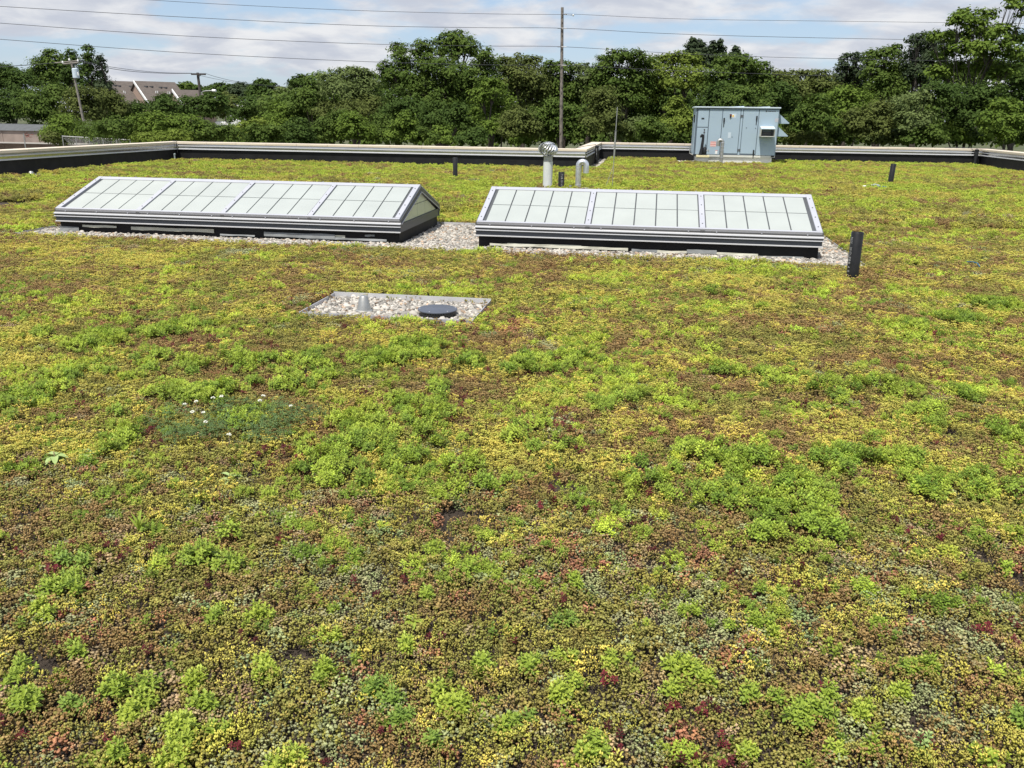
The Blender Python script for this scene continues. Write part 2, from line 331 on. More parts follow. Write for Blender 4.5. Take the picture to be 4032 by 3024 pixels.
# ------------------------------------------------------------------ skylights
def clip(poly, ax, lim, keep_less):
    o = []
    for i in range(len(poly)):
        a, b = poly[i], poly[(i+1) % len(poly)]
        ia = (a[ax] <= lim) == keep_less; ib = (b[ax] <= lim) == keep_less
        if ia: o.append(a)
        if ia != ib:
            t = (lim-a[ax])/(b[ax]-a[ax]); o.append(tuple(a[k]+t*(b[k]-a[k]) for k in range(2)))
    return o
def skylight(label, x0, x1, nmod, ncol):
    L = x1-x0; W2 = 1.15; ZE, ZR = 0.322, 0.712
    T = thing('skylight', label, 'skylight', ((x0+x1)/2, 12.87, -0.05), 0, 'ridge skylights in the gravel bed')
    h = L/2; B = lambda z: z+0.05
    sl = math.hypot(W2, ZR-ZE); ang = math.atan2(ZR-ZE, W2)
    def slope(side):                    # local frame of a slope: x along, y up the slope, z outward
        s = -1 if side == 'front' else 1
        e = Vector((0, s*W2, B(ZE))); up = Vector((0, -s*math.cos(ang), math.sin(ang))); xd = Vector((-s, 0, 0)); nz = xd.cross(up)
        return Matrix(((xd.x, up.x, nz.x, e.x), (xd.y, up.y, nz.y, e.y), (xd.z, up.z, nz.z, e.z), (0, 0, 0, 1)))
    mod = L/nmod
    for side in ('front', 'rear'):
        X = slope(side)
        MB().box(-h+0.02, h-0.02, 0.0, sl-0.02, -0.06, -0.012, X).build('glazing_frame', M['bar'], T)   # dark grid between panes: shadows of beams inside the panels, built as colour
        MB().box(-h, h, -0.012, 0.026, -0.03, 0.012, X).build('sill_cap', M['alu'], T)
        for e in (-1, 1):
            a, b = sorted((e*h, e*(h-0.075)))
            cap = MB().box(a, b, 0.0265, sl, -0.05, 0.016, X).build('rake_cap', M['alu'], T)
            for k in range(4):
                c = X @ Vector((e*(h-0.038), sl*(0.12+0.25*k), 0.016))
                MB().lathe([(0.009, 0), (0.009, 0.006)], (0, 0, 0), 6).build('screw', M['steel'], cap).matrix_local = Matrix.Translation(c) @ X.to_3x3().to_4x4()
        for i in range(1, nmod):
            xm = -h+i*mod
            cap = MB().box(xm-0.036, xm+0.036, 0.0265, sl-0.046, -0.02, 0.013, X).build('joint_cap', M['alu'], T)
            for k in range(4):
                c = X @ Vector((xm, sl*(0.12+0.25*k), 0.013))
                MB().lathe([(0.008, 0), (0.008, 0.006)], (0, 0, 0), 6).build('screw', M['steel'], cap).matrix_local = Matrix.Translation(c) @ X.to_3x3().to_4x4()
        cache = {}
        for i in range(nmod):
            a = -h+i*mod+(0.115 if i == 0 else 0.043); b = -h+(i+1)*mod-(0.115 if i == nmod-1 else 0.043)
            cw = (b-a)/ncol
            for j in range(ncol):
                for k in range(2):
                    g = 0.009
                    ya = 0.027+(sl-0.075)*k/2; yb = 0.027+(sl-0.075)*(k+1)/2
                    key = (round(cw, 4), k)
                    if key not in cache:
                        o = MB().box(g, cw-g, ya+0.007, yb-0.007, -0.012, 0.0).build('pane', M['pane'], T); cache[key] = o.data
                    else:
                        o = bpy.data.objects.new('pane', cache[key]); COL.objects.link(o); o.parent = T
                    o.matrix_local = X @ Matrix.Translation((a+j*cw, 0, 0.001*((i+j+k) % 2)))
    rz = B(ZR)
    MB().prism([(0,-0.085,rz-0.018),(0,0,rz+0.014),(0,0.085,rz-0.018),(0,0.075,rz-0.045),(0,-0.075,rz-0.045)], (-h-0.004,0,0), (2*h+0.008,0,0)).build('ridge_cap', M['alu'], T)
    n = int(L/0.45)
    for i in range(n):
        MB().lathe([(0.008, 0), (0.008, 0.014)], (-h+0.2+i*(L-0.4)/(n-1), 0.0, rz+0.012), 6).build('ridge_screw', M['alu'], T)
    # eave bands all round: (offset outward, z) profile, front and rear runs
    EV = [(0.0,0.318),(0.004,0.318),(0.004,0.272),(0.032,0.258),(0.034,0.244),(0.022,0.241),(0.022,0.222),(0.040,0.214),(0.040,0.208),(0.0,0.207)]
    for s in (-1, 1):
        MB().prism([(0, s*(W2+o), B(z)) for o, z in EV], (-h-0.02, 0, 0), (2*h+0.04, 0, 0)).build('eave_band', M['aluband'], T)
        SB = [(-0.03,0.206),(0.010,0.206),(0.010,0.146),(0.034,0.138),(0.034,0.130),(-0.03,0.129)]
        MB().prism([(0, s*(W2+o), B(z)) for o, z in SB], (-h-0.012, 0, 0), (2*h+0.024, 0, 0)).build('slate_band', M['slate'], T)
        MB().prism([(0, s*(W2+o), B(z)) for o, z in ((0.004,0.273),(0.036,0.261),(0.038,0.249),(0.030,0.249),(0.030,0.257),(0.004,0.268))], (-h-0.022, 0, 0), (2*h+0.044, 0, 0)).prism([(0, s*(W2+o), B(z)) for o, z in ((0.023,0.2215),(0.040,0.217),(0.041,0.210),(0.036,0.210),(0.036,0.213),(0.023,0.2175))], (-h-0.022, 0, 0), (2*h+0.044, 0, 0)).prism([(0, s*(W2+o), B(z)) for o, z in ((0.011,0.146),(0.036,0.1395),(0.036,0.131),(0.030,0.131),(0.030,0.136),(0.011,0.142))], (-h-0.014, 0, 0), (2*h+0.028, 0, 0)).build('drip_ledge', M['ledge'], T)  # ledge overlays, sun on the slanted tops put into a pale colour
        for i in range(1, nmod):
            xm = -h+i*mod
            MB().box(xm-0.03, xm+0.03, *sorted((s*(W2+0.004), s*(W2+0.0075))), B(0.274), B(0.316)).build('splice_plate', M['aluband'], T)
        for i in range(nmod):
            for f in (0.12, 0.5, 0.88):
                MB().tube([(-h+(i+f)*mod, s*(W2+0.004), B(0.290)), (-h+(i+f)*mod, s*(W2+0.014), B(0.290))], 0.009, 6).build('bolt', M['alu'], T)
    for e in (-1, 1):                   # gable ends
        tri = [(-W2+0.01, 0.215), (W2-0.01, 0.215), (0.0, ZR-0.025)]
        MB().prism([(e*(h-0.02), y, B(z)) for y, z in tri], (0, 0, 0), (-e*0.03, 0, 0)).build('gable_frame', M['bar'], T)
        inner = [(-W2+0.17, 0.255), (W2-0.17, 0.255), (0.0, ZR-0.085)]
        for ya, yb in ((-1.1, -0.62), (-0.61, -0.155), (-0.145, 0.30), (0.31, 0.72), (0.73, 1.1)):
            for za, zb in ((0.0, 0.446), (0.455, 1.0)):
                p = clip(clip(clip(clip(inner, 0, yb, True), 0, ya, False), 1, zb, True), 1, za, False)
                if len(p) >= 3: MB().prism([(e*(h-0.012), y, B(z)) for y, z in p], (0, 0, 0), (-e*0.01, 0, 0)).build('gable_pane', M['gpane'], T)
        for s in (-1, 1):
            MB().prism([(e*(h-0.004), s*(W2-0.01), B(0.245)), (e*(h-0.004), s*(W2-0.01), B(0.315)), (e*(h-0.004), 0, B(ZR-0.015)), (e*(h-0.004), 0, B(ZR-0.10))], (0, 0, 0), (e*0.022, 0, 0)).build('gable_trim', M['slate'], T)
            MB().prism([(e*(h+0.019), s*(W2-0.012), B(0.242)), (e*(h+0.019), s*(W2-0.012), B(0.256)), (e*(h+0.019), 0, B(ZR-0.088)), (e*(h+0.019), 0, B(ZR-0.102))], (0, 0, 0), (e*0.008, 0, 0)).build('trim_lip', M['alu'], T)
        MB().prism([(e*(h-0.02), -W2, B(0.250)), (e*(h-0.02), W2, B(0.250)), (e*(h-0.02), W2, B(0.208)), (e*(h-0.02), -W2, B(0.208))], (0, 0, 0), (e*0.026, 0, 0)).build('gable_sill', M['slate'], T)
        MB().box(*sorted((e*(h-0.02), e*(h+0.004))), -W2+0.03, W2-0.03, B(0.131), B(0.2065)).build('slate_band', M['slate'], T)
    MB().box(-h+0.02, h-0.02, -W2+0.035, W2-0.035, -0.02, B(0.128)).build('curb', M['membrane'], T)
    return T
SK1 = skylight('longer skylight on the left, four white panel bays', -8.955, -3.515, 4, 4)
SK2 = skylight('shorter skylight on the right, three white panel bays in front of the vent pipes', -2.385, 2.300, 3, 5)
# torn sheets hanging on the black curbs: x span, z band, ragged
def ragged(parent, xa, xb, za, zb, m, seed, out=0.012, tilt=0.0):
    r = np.random.default_rng(seed); n = max(4, int((xb-xa)/0.16)); xs = np.linspace(xa, xb, n)
    top = [(x-parent.location.x, -1.115-out-r.uniform(0, .008), zb+0.05+r.uniform(-.005, .005)+tilt*(x-xa)) for x in xs]
    bot = [(x-parent.location.x, -1.115-out-r.uniform(.004, .018), za+0.05+r.uniform(-.005, .006)+tilt*(x-xa)) for x in xs]
    b = MB()
    for i in range(n-1):
        b.poly((bot[i], bot[i+1], top[i+1], top[i]))
    o = b.build('torn_sheet', m, parent); md = o.modifiers.new('s', 'SOLIDIFY'); md.thickness = 0.004; md.offset = 0
    return o
for a in ((-8.94,-8.62,-0.02,0.05,'tape',1), (-8.55,-7.98,0.055,0.09,'creamsheet',2), (-7.75,-6.4,0.035,0.085,'creamsheet',3), (-6.3,-5.75,0.0,0.025,'tape',4),
          (-5.6,-4.5,0.01,0.075,'tape',5), (-5.05,-4.35,0.02,0.065,'creamsheet',6), (-4.95,-4.62,-0.01,0.05,'tape',7), (-4.7,-3.72,0.0,0.03,'tape',8), (-4.05,-3.9,0.06,0.085,'tape',9)):
    ragged(SK1, a[0], a[1], a[2], a[3], M[a[4]], a[5], 0.012+0.006*(a[5] % 3))
for a in ((-2.2,-0.25,-0.005,0.03,'creamsheet',11), (-1.95,-0.9,0.0,0.04,'creamsheet',16), (-0.2,0.18,-0.02,0.02,'tape',12), (0.15,1.5,-0.02,0.012,'creamsheet',13), (0.55,0.95,-0.01,0.04,'tape',14), (1.1,2.1,-0.03,-0.01,'tape',15)):
    ragged(SK2, a[0], a[1], a[2], a[3], M[a[4]], a[5], 0.012+0.006*(a[5] % 3))

# ------------------------------------------------------------------ pipes, turbine vent, drains
def ring_pipe(name, label, cat, x, y, r, zt, m, lean=(0, 0), z0=-0.08, group=None, seg=24, wall=0.012):
    T = thing(name, label, cat, (x, y, 0), 0, group)
    h = zt
    b = MB(); n = seg
    def ring(rad, z): return [b.bm.verts.new((rad*math.cos(2*math.pi*k/n)+lean[0]*z, rad*math.sin(2*math.pi*k/n)+lean[1]*z, z)) for k in range(n)]
    R = [ring(r, z0), ring(r, h-0.004), ring(r-0.003, h), ring(r-wall, h), ring(r-wall, h-0.25)]
    for A, C in zip(R, R[1:]):
        for k in range(n): b.bm.faces.new((A[k], A[(k+1) % n], C[(k+1) % n], C[k]))
    b.bm.faces.new(R[-1]); b.build('pipe', m, T, smooth=True)
    return T
def pipe_text(T, txt, r, zt, size, phi, lean=(0, 0), down=True):
    cu = bpy.data.curves.new('t', 'FONT'); cu.body = txt; cu.size = size; cu.space_character = 1.25
    o = bpy.data.objects.new('t', cu); COL.objects.link(o)
    dg = bpy.context.evaluated_depsgraph_get(); me = bpy.data.meshes.new_from_object(o.evaluated_get(dg)); bpy.data.objects.remove(o)
    for v in me.vertices:              # lay the line of print down the pipe's side
        along, acr = v.co.x, v.co.y
        z = zt-along; a = phi+(acr-size*0.35)/r*1.0
        v.co = Vector(((r+0.0012)*math.cos(a)+lean[0]*z, (r+0.0012)*math.sin(a)+lean[1]*z, z))
    me.name = 'lettering'; me.materials.clear(); me.materials.append(M['ink'])
    q = bpy.data.objects.new('lettering', me); COL.objects.link(q); q.parent = T
PG = 'black vent pipes standing in the sedum'
pA = ring_pipe('vent_pipe', 'tall black open pipe with white print, beside the gravel corner at right', 'pipe', 2.405, 10.25, 0.068, 0.525, M['blackpipe'], (-0.012, 0), group=PG)
pipe_text(pA, 'NU  WO/PBB 4 0 CX', 0.068, 0.47, 0.045, math.radians(208), (-0.012, 0))
ring_pipe('vent_pipe', 'lone black pipe in front of the back parapet, above the left skylight', 'pipe', -5.445, 23.7, 0.065, 0.63, M['blackpipe'], group=PG)
ring_pipe('vent_pipe', 'leaning black pipe far right, below the right end of the back parapet', 'pipe', 6.72, 25.75, 0.072, 0.605, M['blackpipe'], (0.03, 0.0), group=PG)
pB = ring_pipe('vent_pipe', 'black printed pipe between the turbine vent and the gooseneck', 'pipe', -2.205, 21.42, 0.076, 0.44, M['blackpipe'], group=PG)
pipe_text(pB, 'TUB O UN V OO', 0.076, 0.40, 0.06, math.radians(290))
# turbine vent
TV = thing('turbine_vent', 'spinning silver turbine vent on a white pipe', 'roof vent', (-2.54, 21.35, 0))
MB().lathe([(0.117, -0.08), (0.117, 0.700)], seg=28).build('white_pipe', M['whitepipe'], TV, smooth=True)
MB().lathe([(0.121, 0.69), (0.121, 0.705), (0.109, 0.71), (0.109, 0.80), (0.135, 0.815), (0.135, 0.83)], seg=28).build('collar', M['galvdull'], TV, smooth=True)
zc_, rv, rh = 0.975, 0.155, 0.215
for k in range(16):
    b = MB(); rows = []
    for i in range(11):
        t = -1.05+2.15*i/10; rr = rh*math.cos(t*1.15)+0.02; z = zc_+rv*math.sin(t)*1.02
        a0 = 2*math.pi*k/16+0.6*t; wv = 2*math.pi/16*0.62
        rows.append([b.bm.verts.new((rr*f*math.cos(a0+wv*q), rr*f*math.sin(a0+wv*q), z)) for q, f in ((0, 0.80), (0.5, 0.95), (1.0, 1.04))])
    for A, C in zip(rows, rows[1:]):
        for q in range(2): b.bm.faces.new((A[q], A[q+1], C[q+1], C[q]))
    o = b.build('vane', M['galv'], TV, smooth=True); md = o.modifiers.new('s', 'SOLIDIFY'); md.thickness = 0.002
MB().lathe([(0.118, 1.108), (0.10, 1.128), (0.05, 1.142), (0.012, 1.148)], seg=24).build('cap', M['galv'], TV, smooth=True)
MB().tube([(-0.245*math.cos(t)*1.0, -0.03, 0.985+0.17*math.sin(t)) for t in np.linspace(-0.5, math.pi*0.72, 14)], 0.008, 6).build('bracket', M['galv'], TV, smooth=True)
MB().tube([(0.0, 0, 0.7), (0, 0, 1.16)], 0.012, 6).build('shaft', M['steel'], TV)
# gooseneck exhausts
def goose(label, x, y, r, zt, bend, sx, zo, rz=0.0, m='galv', seams=5):
    T = thing('gooseneck_vent', label, 'exhaust pipe', (x, y, 0), rz, 'gooseneck exhaust pipes')
    pts = [(0, 0, -0.08), (0, 0, zt-bend-r)]+[(sx*(bend-bend*math.cos(t)), 0, zt-bend-r+bend*math.sin(t)) for t in np.linspace(0, math.pi, 11)[1:]]+[(sx*2*bend, 0, zo)]
    MB().tube(pts, r, 18).build('duct', M[m], T, smooth=True)
    for i in range(seams):
        z = 0.1+i*(zt-bend-r-0.15)/max(1, seams-1)
        MB().tube([(math.cos(a)*(r+0.002), math.sin(a)*(r+0.002), z+0.05*a/(2*math.pi)) for a in np.linspace(0, 2*math.pi*0.98, 14)], 0.006, 5).build('seam', M['alu'], T)
    MB().lathe([(r+0.004, zt-bend-r-0.03), (r+0.004, zt-bend-r)], seg=18, cap0=False, cap1=False).build('joint_band', M['alu'], T)
    MB().lathe([(r*2.0, -0.05), (r*1.9, -0.03), (r*1.15, 0.05)], seg=18).build('flashing_boot', M['curbwhite'], T, smooth=True)
    return T
goose('silver gooseneck duct behind the right skylight, mouth turned right', -1.785, 21.5, 0.074, 0.765, 0.092, 1, 0.42, seams=2)
# mast
MA = thing('antenna_mast', 'thin grey mast rising behind the right skylight, left of the blue unit', 'mast', (-0.95, 21.9, 0))
MB().tube([(0, 0, -0.05), (0.012, 0, 0.80)], 0.008, 6).build('lower_rod', M['galvdull'], MA)
MB().tube([(0.012, 0, 0.78), (0.022, 0, 1.43)], 0.021, 8).build('sleeve', M['galvdull'], MA, smooth=True)
MB().tube([(0.022, 0, 1.40), (0.035, 0, 2.0)], 0.010, 6).build('upper_rod', M['galvdull'], MA)
MB().tube([(-0.20, -0.1, -0.05), (0.010, 0, 0.62)], 0.005, 5).build('stay', M['galvdull'], MA)
MB().box(-0.02, 0.06, -0.02, 0.02, 1.425, 1.44).build('clamp', M['steel'], MA)
# small bed: cone drain and round lid
CD = thing('cone_vent', 'small tarnished metal cone in the small gravel bed', 'roof vent', (-2.606, 7.444, -0.03))
MB().lathe([(0.082, 0.0), (0.080, 0.012), (0.068, 0.02), (0.040, 0.142), (0.034, 0.150)], seg=20).build('cone', M['galvdull'], CD, smooth=True)
MB().lathe([(0.10, -0.01), (0.10, 0.004)], seg=20).build('base_ring', M['galvdull'], CD)
LD = thing('drain_lid', 'round dark grey lid over a perforated ring in the small gravel bed', 'roof drain', (-1.884, 7.42, -0.035))
MB().lathe([(0.184, 0.062), (0.184, 0.070), (0.178, 0.073)], seg=40).build('lid', M['grey'], LD, smooth=True)
MB().lathe([(0.160, -0.01), (0.160, 0.06)], seg=40).build('inner_drum', M['dark'], LD)
b = MB()
for row in range(3):
    for k in range(44):
        a = 2*math.pi*(k+0.5*(row % 2))/44; c = Vector((0.174*math.cos(a), 0.174*math.sin(a), 0.012+row*0.02))
        tg = Vector((-math.sin(a), math.cos(a), 0)); ou = Vector((math.cos(a), math.sin(a), 0)); zz = Vector((0, 0, 1))
        for r0, r1 in ((0.0085, 0.0125),):
            P = [[b.bm.verts.new(c+(tg*math.cos(q)+zz*math.sin(q)*0.85)*r) for q in np.arange(6)*math.pi/3+math.pi/6] for r in (r0, r1)]
            for i in range(6): b.bm.faces.new((P[0][i], P[0][(i+1) % 6], P[1][(i+1) % 6], P[1][i]))
b.build('perforated_ring', M['steel'], LD)
for k in range(6):
    a = k*math.pi/3+0.3; MB().lathe([(0.006, 0.073), (0.006, 0.078)], (0.165*math.cos(a), 0.165*math.sin(a), 0), 6).build('lid_screw', M['alu'], LD)
LC = thing('cone_vent', 'pale cone vent at the foot of the left parapet', 'roof vent', (-17.1, 21.6, -0.04))
MB().lathe([(0.10, 0.0), (0.085, 0.02), (0.055, 0.15), (0.04, 0.165)], seg=14).build('cone', M['galvdull'], LC, smooth=True)
SC = thing('cone_vent', 'tiny silver vent cap between black pipe and gooseneck', 'roof vent', (-2.0, 21.7, -0.03))
MB().lathe([(0.05, 0.0), (0.042, 0.06), (0.03, 0.11), (0.036, 0.115), (0.036, 0.13)], seg=12).build('cone', M['galvdull'], SC, smooth=True)
GP = thing('conduit_stub', 'short grey conduit with cap in the back left parapet corner', 'pipe', (-17.32, 29.45, 0))
MB().tube([(0, 0, -0.05), (-0.01, 0, 0.25)], 0.026, 10).build('tube', M['greypipe'], GP, smooth=True)
MB().lathe([(0.036, 0.25), (0.036, 0.29), (0.02, 0.30)], seg=10).build('cap', M['greypipe'], GP)
GS = thing('conduit_stub', 'small grey stub at the end of the gravel strip by the jog', 'pipe', (-1.77, 38.0, 0))
MB().tube([(0, 0, -0.05), (0, 0, 0.12)], 0.05, 10).build('tube', M['greypipe'], GS, smooth=True)
DG = 'black corner downpipes on the parapets'
for x, y, lb in ((-2.19, 34.6, 'black downpipe with white print on the jog return wall'), (13.32, 38.70, 'black downpipe in the back right parapet corner')):
    T = thing('downpipe', lb, 'downpipe', (x, y, 0), 0, DG)
    MB().tube([(0, 0, -0.05), (0.01, 0, 0.655)], 0.075, 14).build('tube', M['dark'], T, smooth=True)
    MB().lathe([(0.09, 0.62), (0.095, 0.66), (0.07, 0.68)], seg=14).build('head', M['dark'], T, smooth=True)
    if x < 0: pipe_text(T, 'OBN OBS NO', 0.075, 0.6, 0.06, math.radians(270))
# lightning cables over the copings
for lb, pts in (('thin cable looped over the coping at the back left corner', [(-17.6,30.13,0.3),(-17.585,30.12,0.6),(-17.6,30.17,0.705),(-17.75,30.4,0.70),(-17.95,30.5,0.70)]),
                ('thin cable crossing the coping at the jog', [(-2.7,30.6,0.70),(-2.55,33.2,0.698),(-2.4,34.4,0.70),(-2.22,34.6,0.72),(-2.22,34.62,0.66)]),
                ('thin cable forking over the coping at the back right corner', [(12.2,39.2,0.70),(12.7,39.05,0.73),(13.3,38.75,0.72),(13.32,38.7,0.68),(13.36,38.75,0.72),(13.8,38.7,0.715),(14.0,37.4,0.70)])):
    tag(MB().tube(pts, 0.012, 5).build('lightning_cable', M['wire']), lb, 'cable', 'lightning cables on the copings')

# ------------------------------------------------------------------ blue rooftop unit
AY = 36.05; AX0, AX1, AZ0, AZ1 = 1.635, 4.88, 0.36, 2.165
U = thing('rooftop_unit', 'pale blue rooftop air handling unit on a white curb', 'ventilation unit', (0, 0, 0))
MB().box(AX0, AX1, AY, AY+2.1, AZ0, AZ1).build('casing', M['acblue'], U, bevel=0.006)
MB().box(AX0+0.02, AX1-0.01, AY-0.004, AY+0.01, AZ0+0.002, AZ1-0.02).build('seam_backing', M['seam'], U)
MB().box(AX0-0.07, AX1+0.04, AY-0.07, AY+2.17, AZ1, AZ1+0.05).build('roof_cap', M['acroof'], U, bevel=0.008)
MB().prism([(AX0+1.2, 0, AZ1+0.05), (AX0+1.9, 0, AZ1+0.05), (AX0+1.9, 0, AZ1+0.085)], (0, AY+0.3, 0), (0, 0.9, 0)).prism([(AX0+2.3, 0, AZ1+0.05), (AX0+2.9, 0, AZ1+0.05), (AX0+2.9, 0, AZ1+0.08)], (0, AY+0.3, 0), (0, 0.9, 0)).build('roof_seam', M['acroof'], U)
MB().box(AX0+0.15, AX1-0.11, AY+0.05, AY+2.05, -0.05, AZ0-0.002).build('roof_curb', M['curbwhite'], U)
MB().box(AX0+0.12, AX1-0.01, AY-0.012, AY+0.045, AZ0-0.075, AZ0-0.002).build('base_rail', M['curbwhite'], U)
for x in (AX0+0.07, AX1-0.10):
    MB().box(x-0.06, x+0.07, AY-0.02, AY+0.1, AZ0-0.06, AZ0+0.005).build('lifting_lug', M['dark'], U)
ax = lambda px: at(px, 520, AY)[0]
def cx_(c): return 2600+c*600/2212.0
# panels: x from crop columns at mid height
def acp(name, xa, xb, za, zb, lab=None):
    o = MB().box(xa, xb, AY-0.012, AY+0.01, za, zb).build(name, M['acblue'], U, bevel=0.004)
    return o
W_ = AX1-AX0; fx = lambda t: AX0+W_*t
zt, zb_ = AZ1-0.05, AZ0+0.045
AP = acp('access_panel', fx(0.030), fx(0.160), zt-0.68, zt-0.02); acp('lower_panel', fx(0.030), fx(0.160), zb_-0.03, zt-0.715)
acp('side_panel', fx(0.170), fx(0.322), zb_-0.03, zt)
D1 = acp('door_panel', fx(0.330), fx(0.540), zb_+0.02, zt); acp('door_post', fx(0.547), fx(0.570), zb_-0.03, zt+0.02); D2 = acp('door_panel', fx(0.577), fx(0.757), zb_+0.02, zt)
acp('exhaust_panel', fx(0.765), fx(0.993), zb_-0.03, zt)
MB().box(fx(0.090)-0.055, fx(0.090)+0.055, AY-0.028, AY-0.012, zt-0.37, zt-0.33).build('pull_handle', M['dark'], AP)
for tx, z in ((0.348, 1.72), (0.737, 1.81), (0.348, 0.53), (0.737, 0.51)):
    h = MB().box(fx(tx)-0.026, fx(tx)+0.026, AY-0.05, AY-0.012, z-0.09, z+0.07).box(fx(tx)-0.014, fx(tx)+0.014, AY-0.03, AY-0.012, z-0.27, z-0.09)
    h.build('door_handle', M['dark'], D1 if tx < 0.5 else D2)
for z in (1.87, 0.56):
    MB().box(fx(0.541), fx(0.556), AY-0.03, AY-0.012, z-0.045, z+0.045).box(fx(0.561), fx(0.576), AY-0.03, AY-0.012, z-0.045, z+0.045).build('hinge', M['steel'], U)
for tx, z in ((0.625, 1.42), (0.735, 1.41), (0.463, 1.06)):
    MB().tube([(fx(tx), AY-0.02, z), (fx(tx), AY-0.011, z)], 0.018, 8).build('latch', M['steel'], U)
MB().box(fx(0.41), fx(0.49), AY-0.0145, AY-0.012, 1.80, 1.96).build('data_plate', M['acroof'], D1)
DS = MB().box(fx(0.412), fx(0.434), AY-0.05, AY-0.015, 1.84, 1.94).tube([(fx(0.423), AY-0.03, 1.84), (fx(0.423), AY-0.03, 1.78)], 0.012, 6).build('disconnect_switch', M['dark'], U)
MB().tube([(fx(0.423), AY-0.054, 1.90), (fx(0.423), AY-0.049, 1.90)], 0.018, 8).build('red_knob', M['red'], DS)
MB().box(fx(0.437), fx(0.467), AY-0.018, AY-0.0147, 1.81, 1.92).build('warning_label', M['white'], U)
MB().tube([(fx(0.452), AY-0.0205, 1.868), (fx(0.452), AY-0.0182, 1.868)], 0.036, 14).build('warning_disc', M['yellow'], U)
MB().box(fx(0.41), fx(0.445), AY-0.016, AY-0.012, 1.02, 1.24).build('document_pouch', M['acroof'], D1)
MB().box(fx(0.205), fx(0.275), AY-0.016, AY-0.012, 0.68, 0.88).build('pink_label', M['pinkl'], U)
MB().box(fx(0.205), fx(0.275), AY-0.018, AY-0.0162, 0.755, 0.765).box(fx(0.21), fx(0.27), AY-0.018, AY-0.0162, 0.85, 0.862).build('label_print', M['red'], U)
MB().box(fx(0.272), fx(0.300), AY-0.016, AY-0.012, 0.40, 0.54).build('white_label', M['white'], U)
MB().box(fx(0.272), fx(0.300), AY-0.018, AY-0.0162, 0.525, 0.54).build('label_print', M['red'], U)
MB().tube([(fx(0.845), AY-0.016, 2.06), (fx(0.845), AY-0.0122, 2.06)], 0.03, 12).build('emblem', M['steel'], U)
b = MB()
for i, wv in enumerate((0.03, 0.045, 0.03, 0.04, 0.035, 0.03, 0.04)): b.box(fx(0.862)+i*0.046, fx(0.862)+i*0.046+wv, AY-0.015, AY-0.0122, 2.045, 2.075)
b.build('emblem_print', M['steel'], U)
MB().box(fx(0.955), fx(0.995), AY-0.016, AY-0.0125, 1.66, 1.80).build('foil_patch', M['alu'], U)
# exhaust hood: sloped top plate, cheeks, floor, dark inside
hx0, hx1, ho = fx(0.785), fx(0.952), 0.50
yb0 = AY-0.0125
HT = MB().prism([(0, yb0, 1.50), (0, yb0-ho, 1.41), (0, yb0-ho, 1.385), (0, yb0, 1.475)], (hx0, 0, 0), (hx1-hx0, 0, 0)).build('exhaust_hood', M['acroof'], U)
for a_, b_ in ((hx0, hx0+0.022), (hx1-0.022, hx1)):
    MB().prism([(0, yb0, 1.474), (0, yb0-ho, 1.384), (0, yb0-ho+0.06, 1.10), (0, yb0, 1.10)], (a_, 0, 0), (b_-a_, 0, 0)).build('hood_side', M['curbwhite'], HT)
MB().box(hx0+0.023, hx1-0.023, yb0-ho+0.06, yb0, 1.10, 1.125).build('hood_floor', M['curbwhite'], HT)
MB().box(hx0+0.023, hx1-0.023, yb0-0.06, yb0-0.03, 1.126, 1.28).build('hood_damper', M['steel'], HT)
# two rain hoods on the right side
for za, zb2 in ((1.60, 2.00), (1.11, 1.52)):
    MB().prism([(AX1+0.001, 0, zb2), (AX1+0.45, 0, za+0.03), (AX1+0.45, 0, za), (AX1+0.42, 0, za), (AX1+0.001, 0, zb2-0.05)], (0, AY+0.25, 0), (0, 1.5, 0)).build('rain_hood', M['acblue'], U)
    for y in (AY+0.235, AY+1.751):
        MB().prism([(AX1+0.001, 0, zb2), (AX1+0.45, 0, za+0.03), (AX1+0.45, 0, za), (AX1+0.001, 0, za)], (0, y, 0), (0, 0.014, 0)).build('hood_cheek', M['acblue'], U)
MB().box(AX0-0.03, AX0-0.001, AY+0.25, AY+0.34, 1.85, 1.88).box(AX0-0.05, AX0-0.001, AY+0.25, AY+0.31, 1.6, 1.9).build('side_latch', M['dark'], U)
MB().tube([(AX0-0.12, AY+0.1, 0.72), (AX0-0.12, AY+0.1, 0.40), (AX0+0.02, AY+0.1, 0.34)], 0.022, 8).build('drain_pipe', M['galvdull'], U)
for i, (x0, x1, y0, y1) in enumerate(((0.62, 1.62, 36.15, 36.95), (0.3, 1.2, 37.4, 38.2), (1.0, 2.2, 35.55, 36.0), (2.45, 3.6, 35.62, 36.0), (3.65, 4.85, 35.55, 36.0), (4.9, 5.65, 35.65, 36.5))):
    lbs = ('pale paver left of the blue unit', 'pale paver by the back parapet, left of the blue unit', 'pale paver under the dark gas regulator', 'pale paver at the middle foot of the blue unit', 'pale paver under the exhaust hood', 'pale paver at the right corner of the blue unit')
    tag(MB().box(x0, x1, y0, y1, -0.05, 0.006+0.002*i).build('paver', M['paver'], bevel=0.005), lbs[i], 'paver', 'pavers round the blue unit')
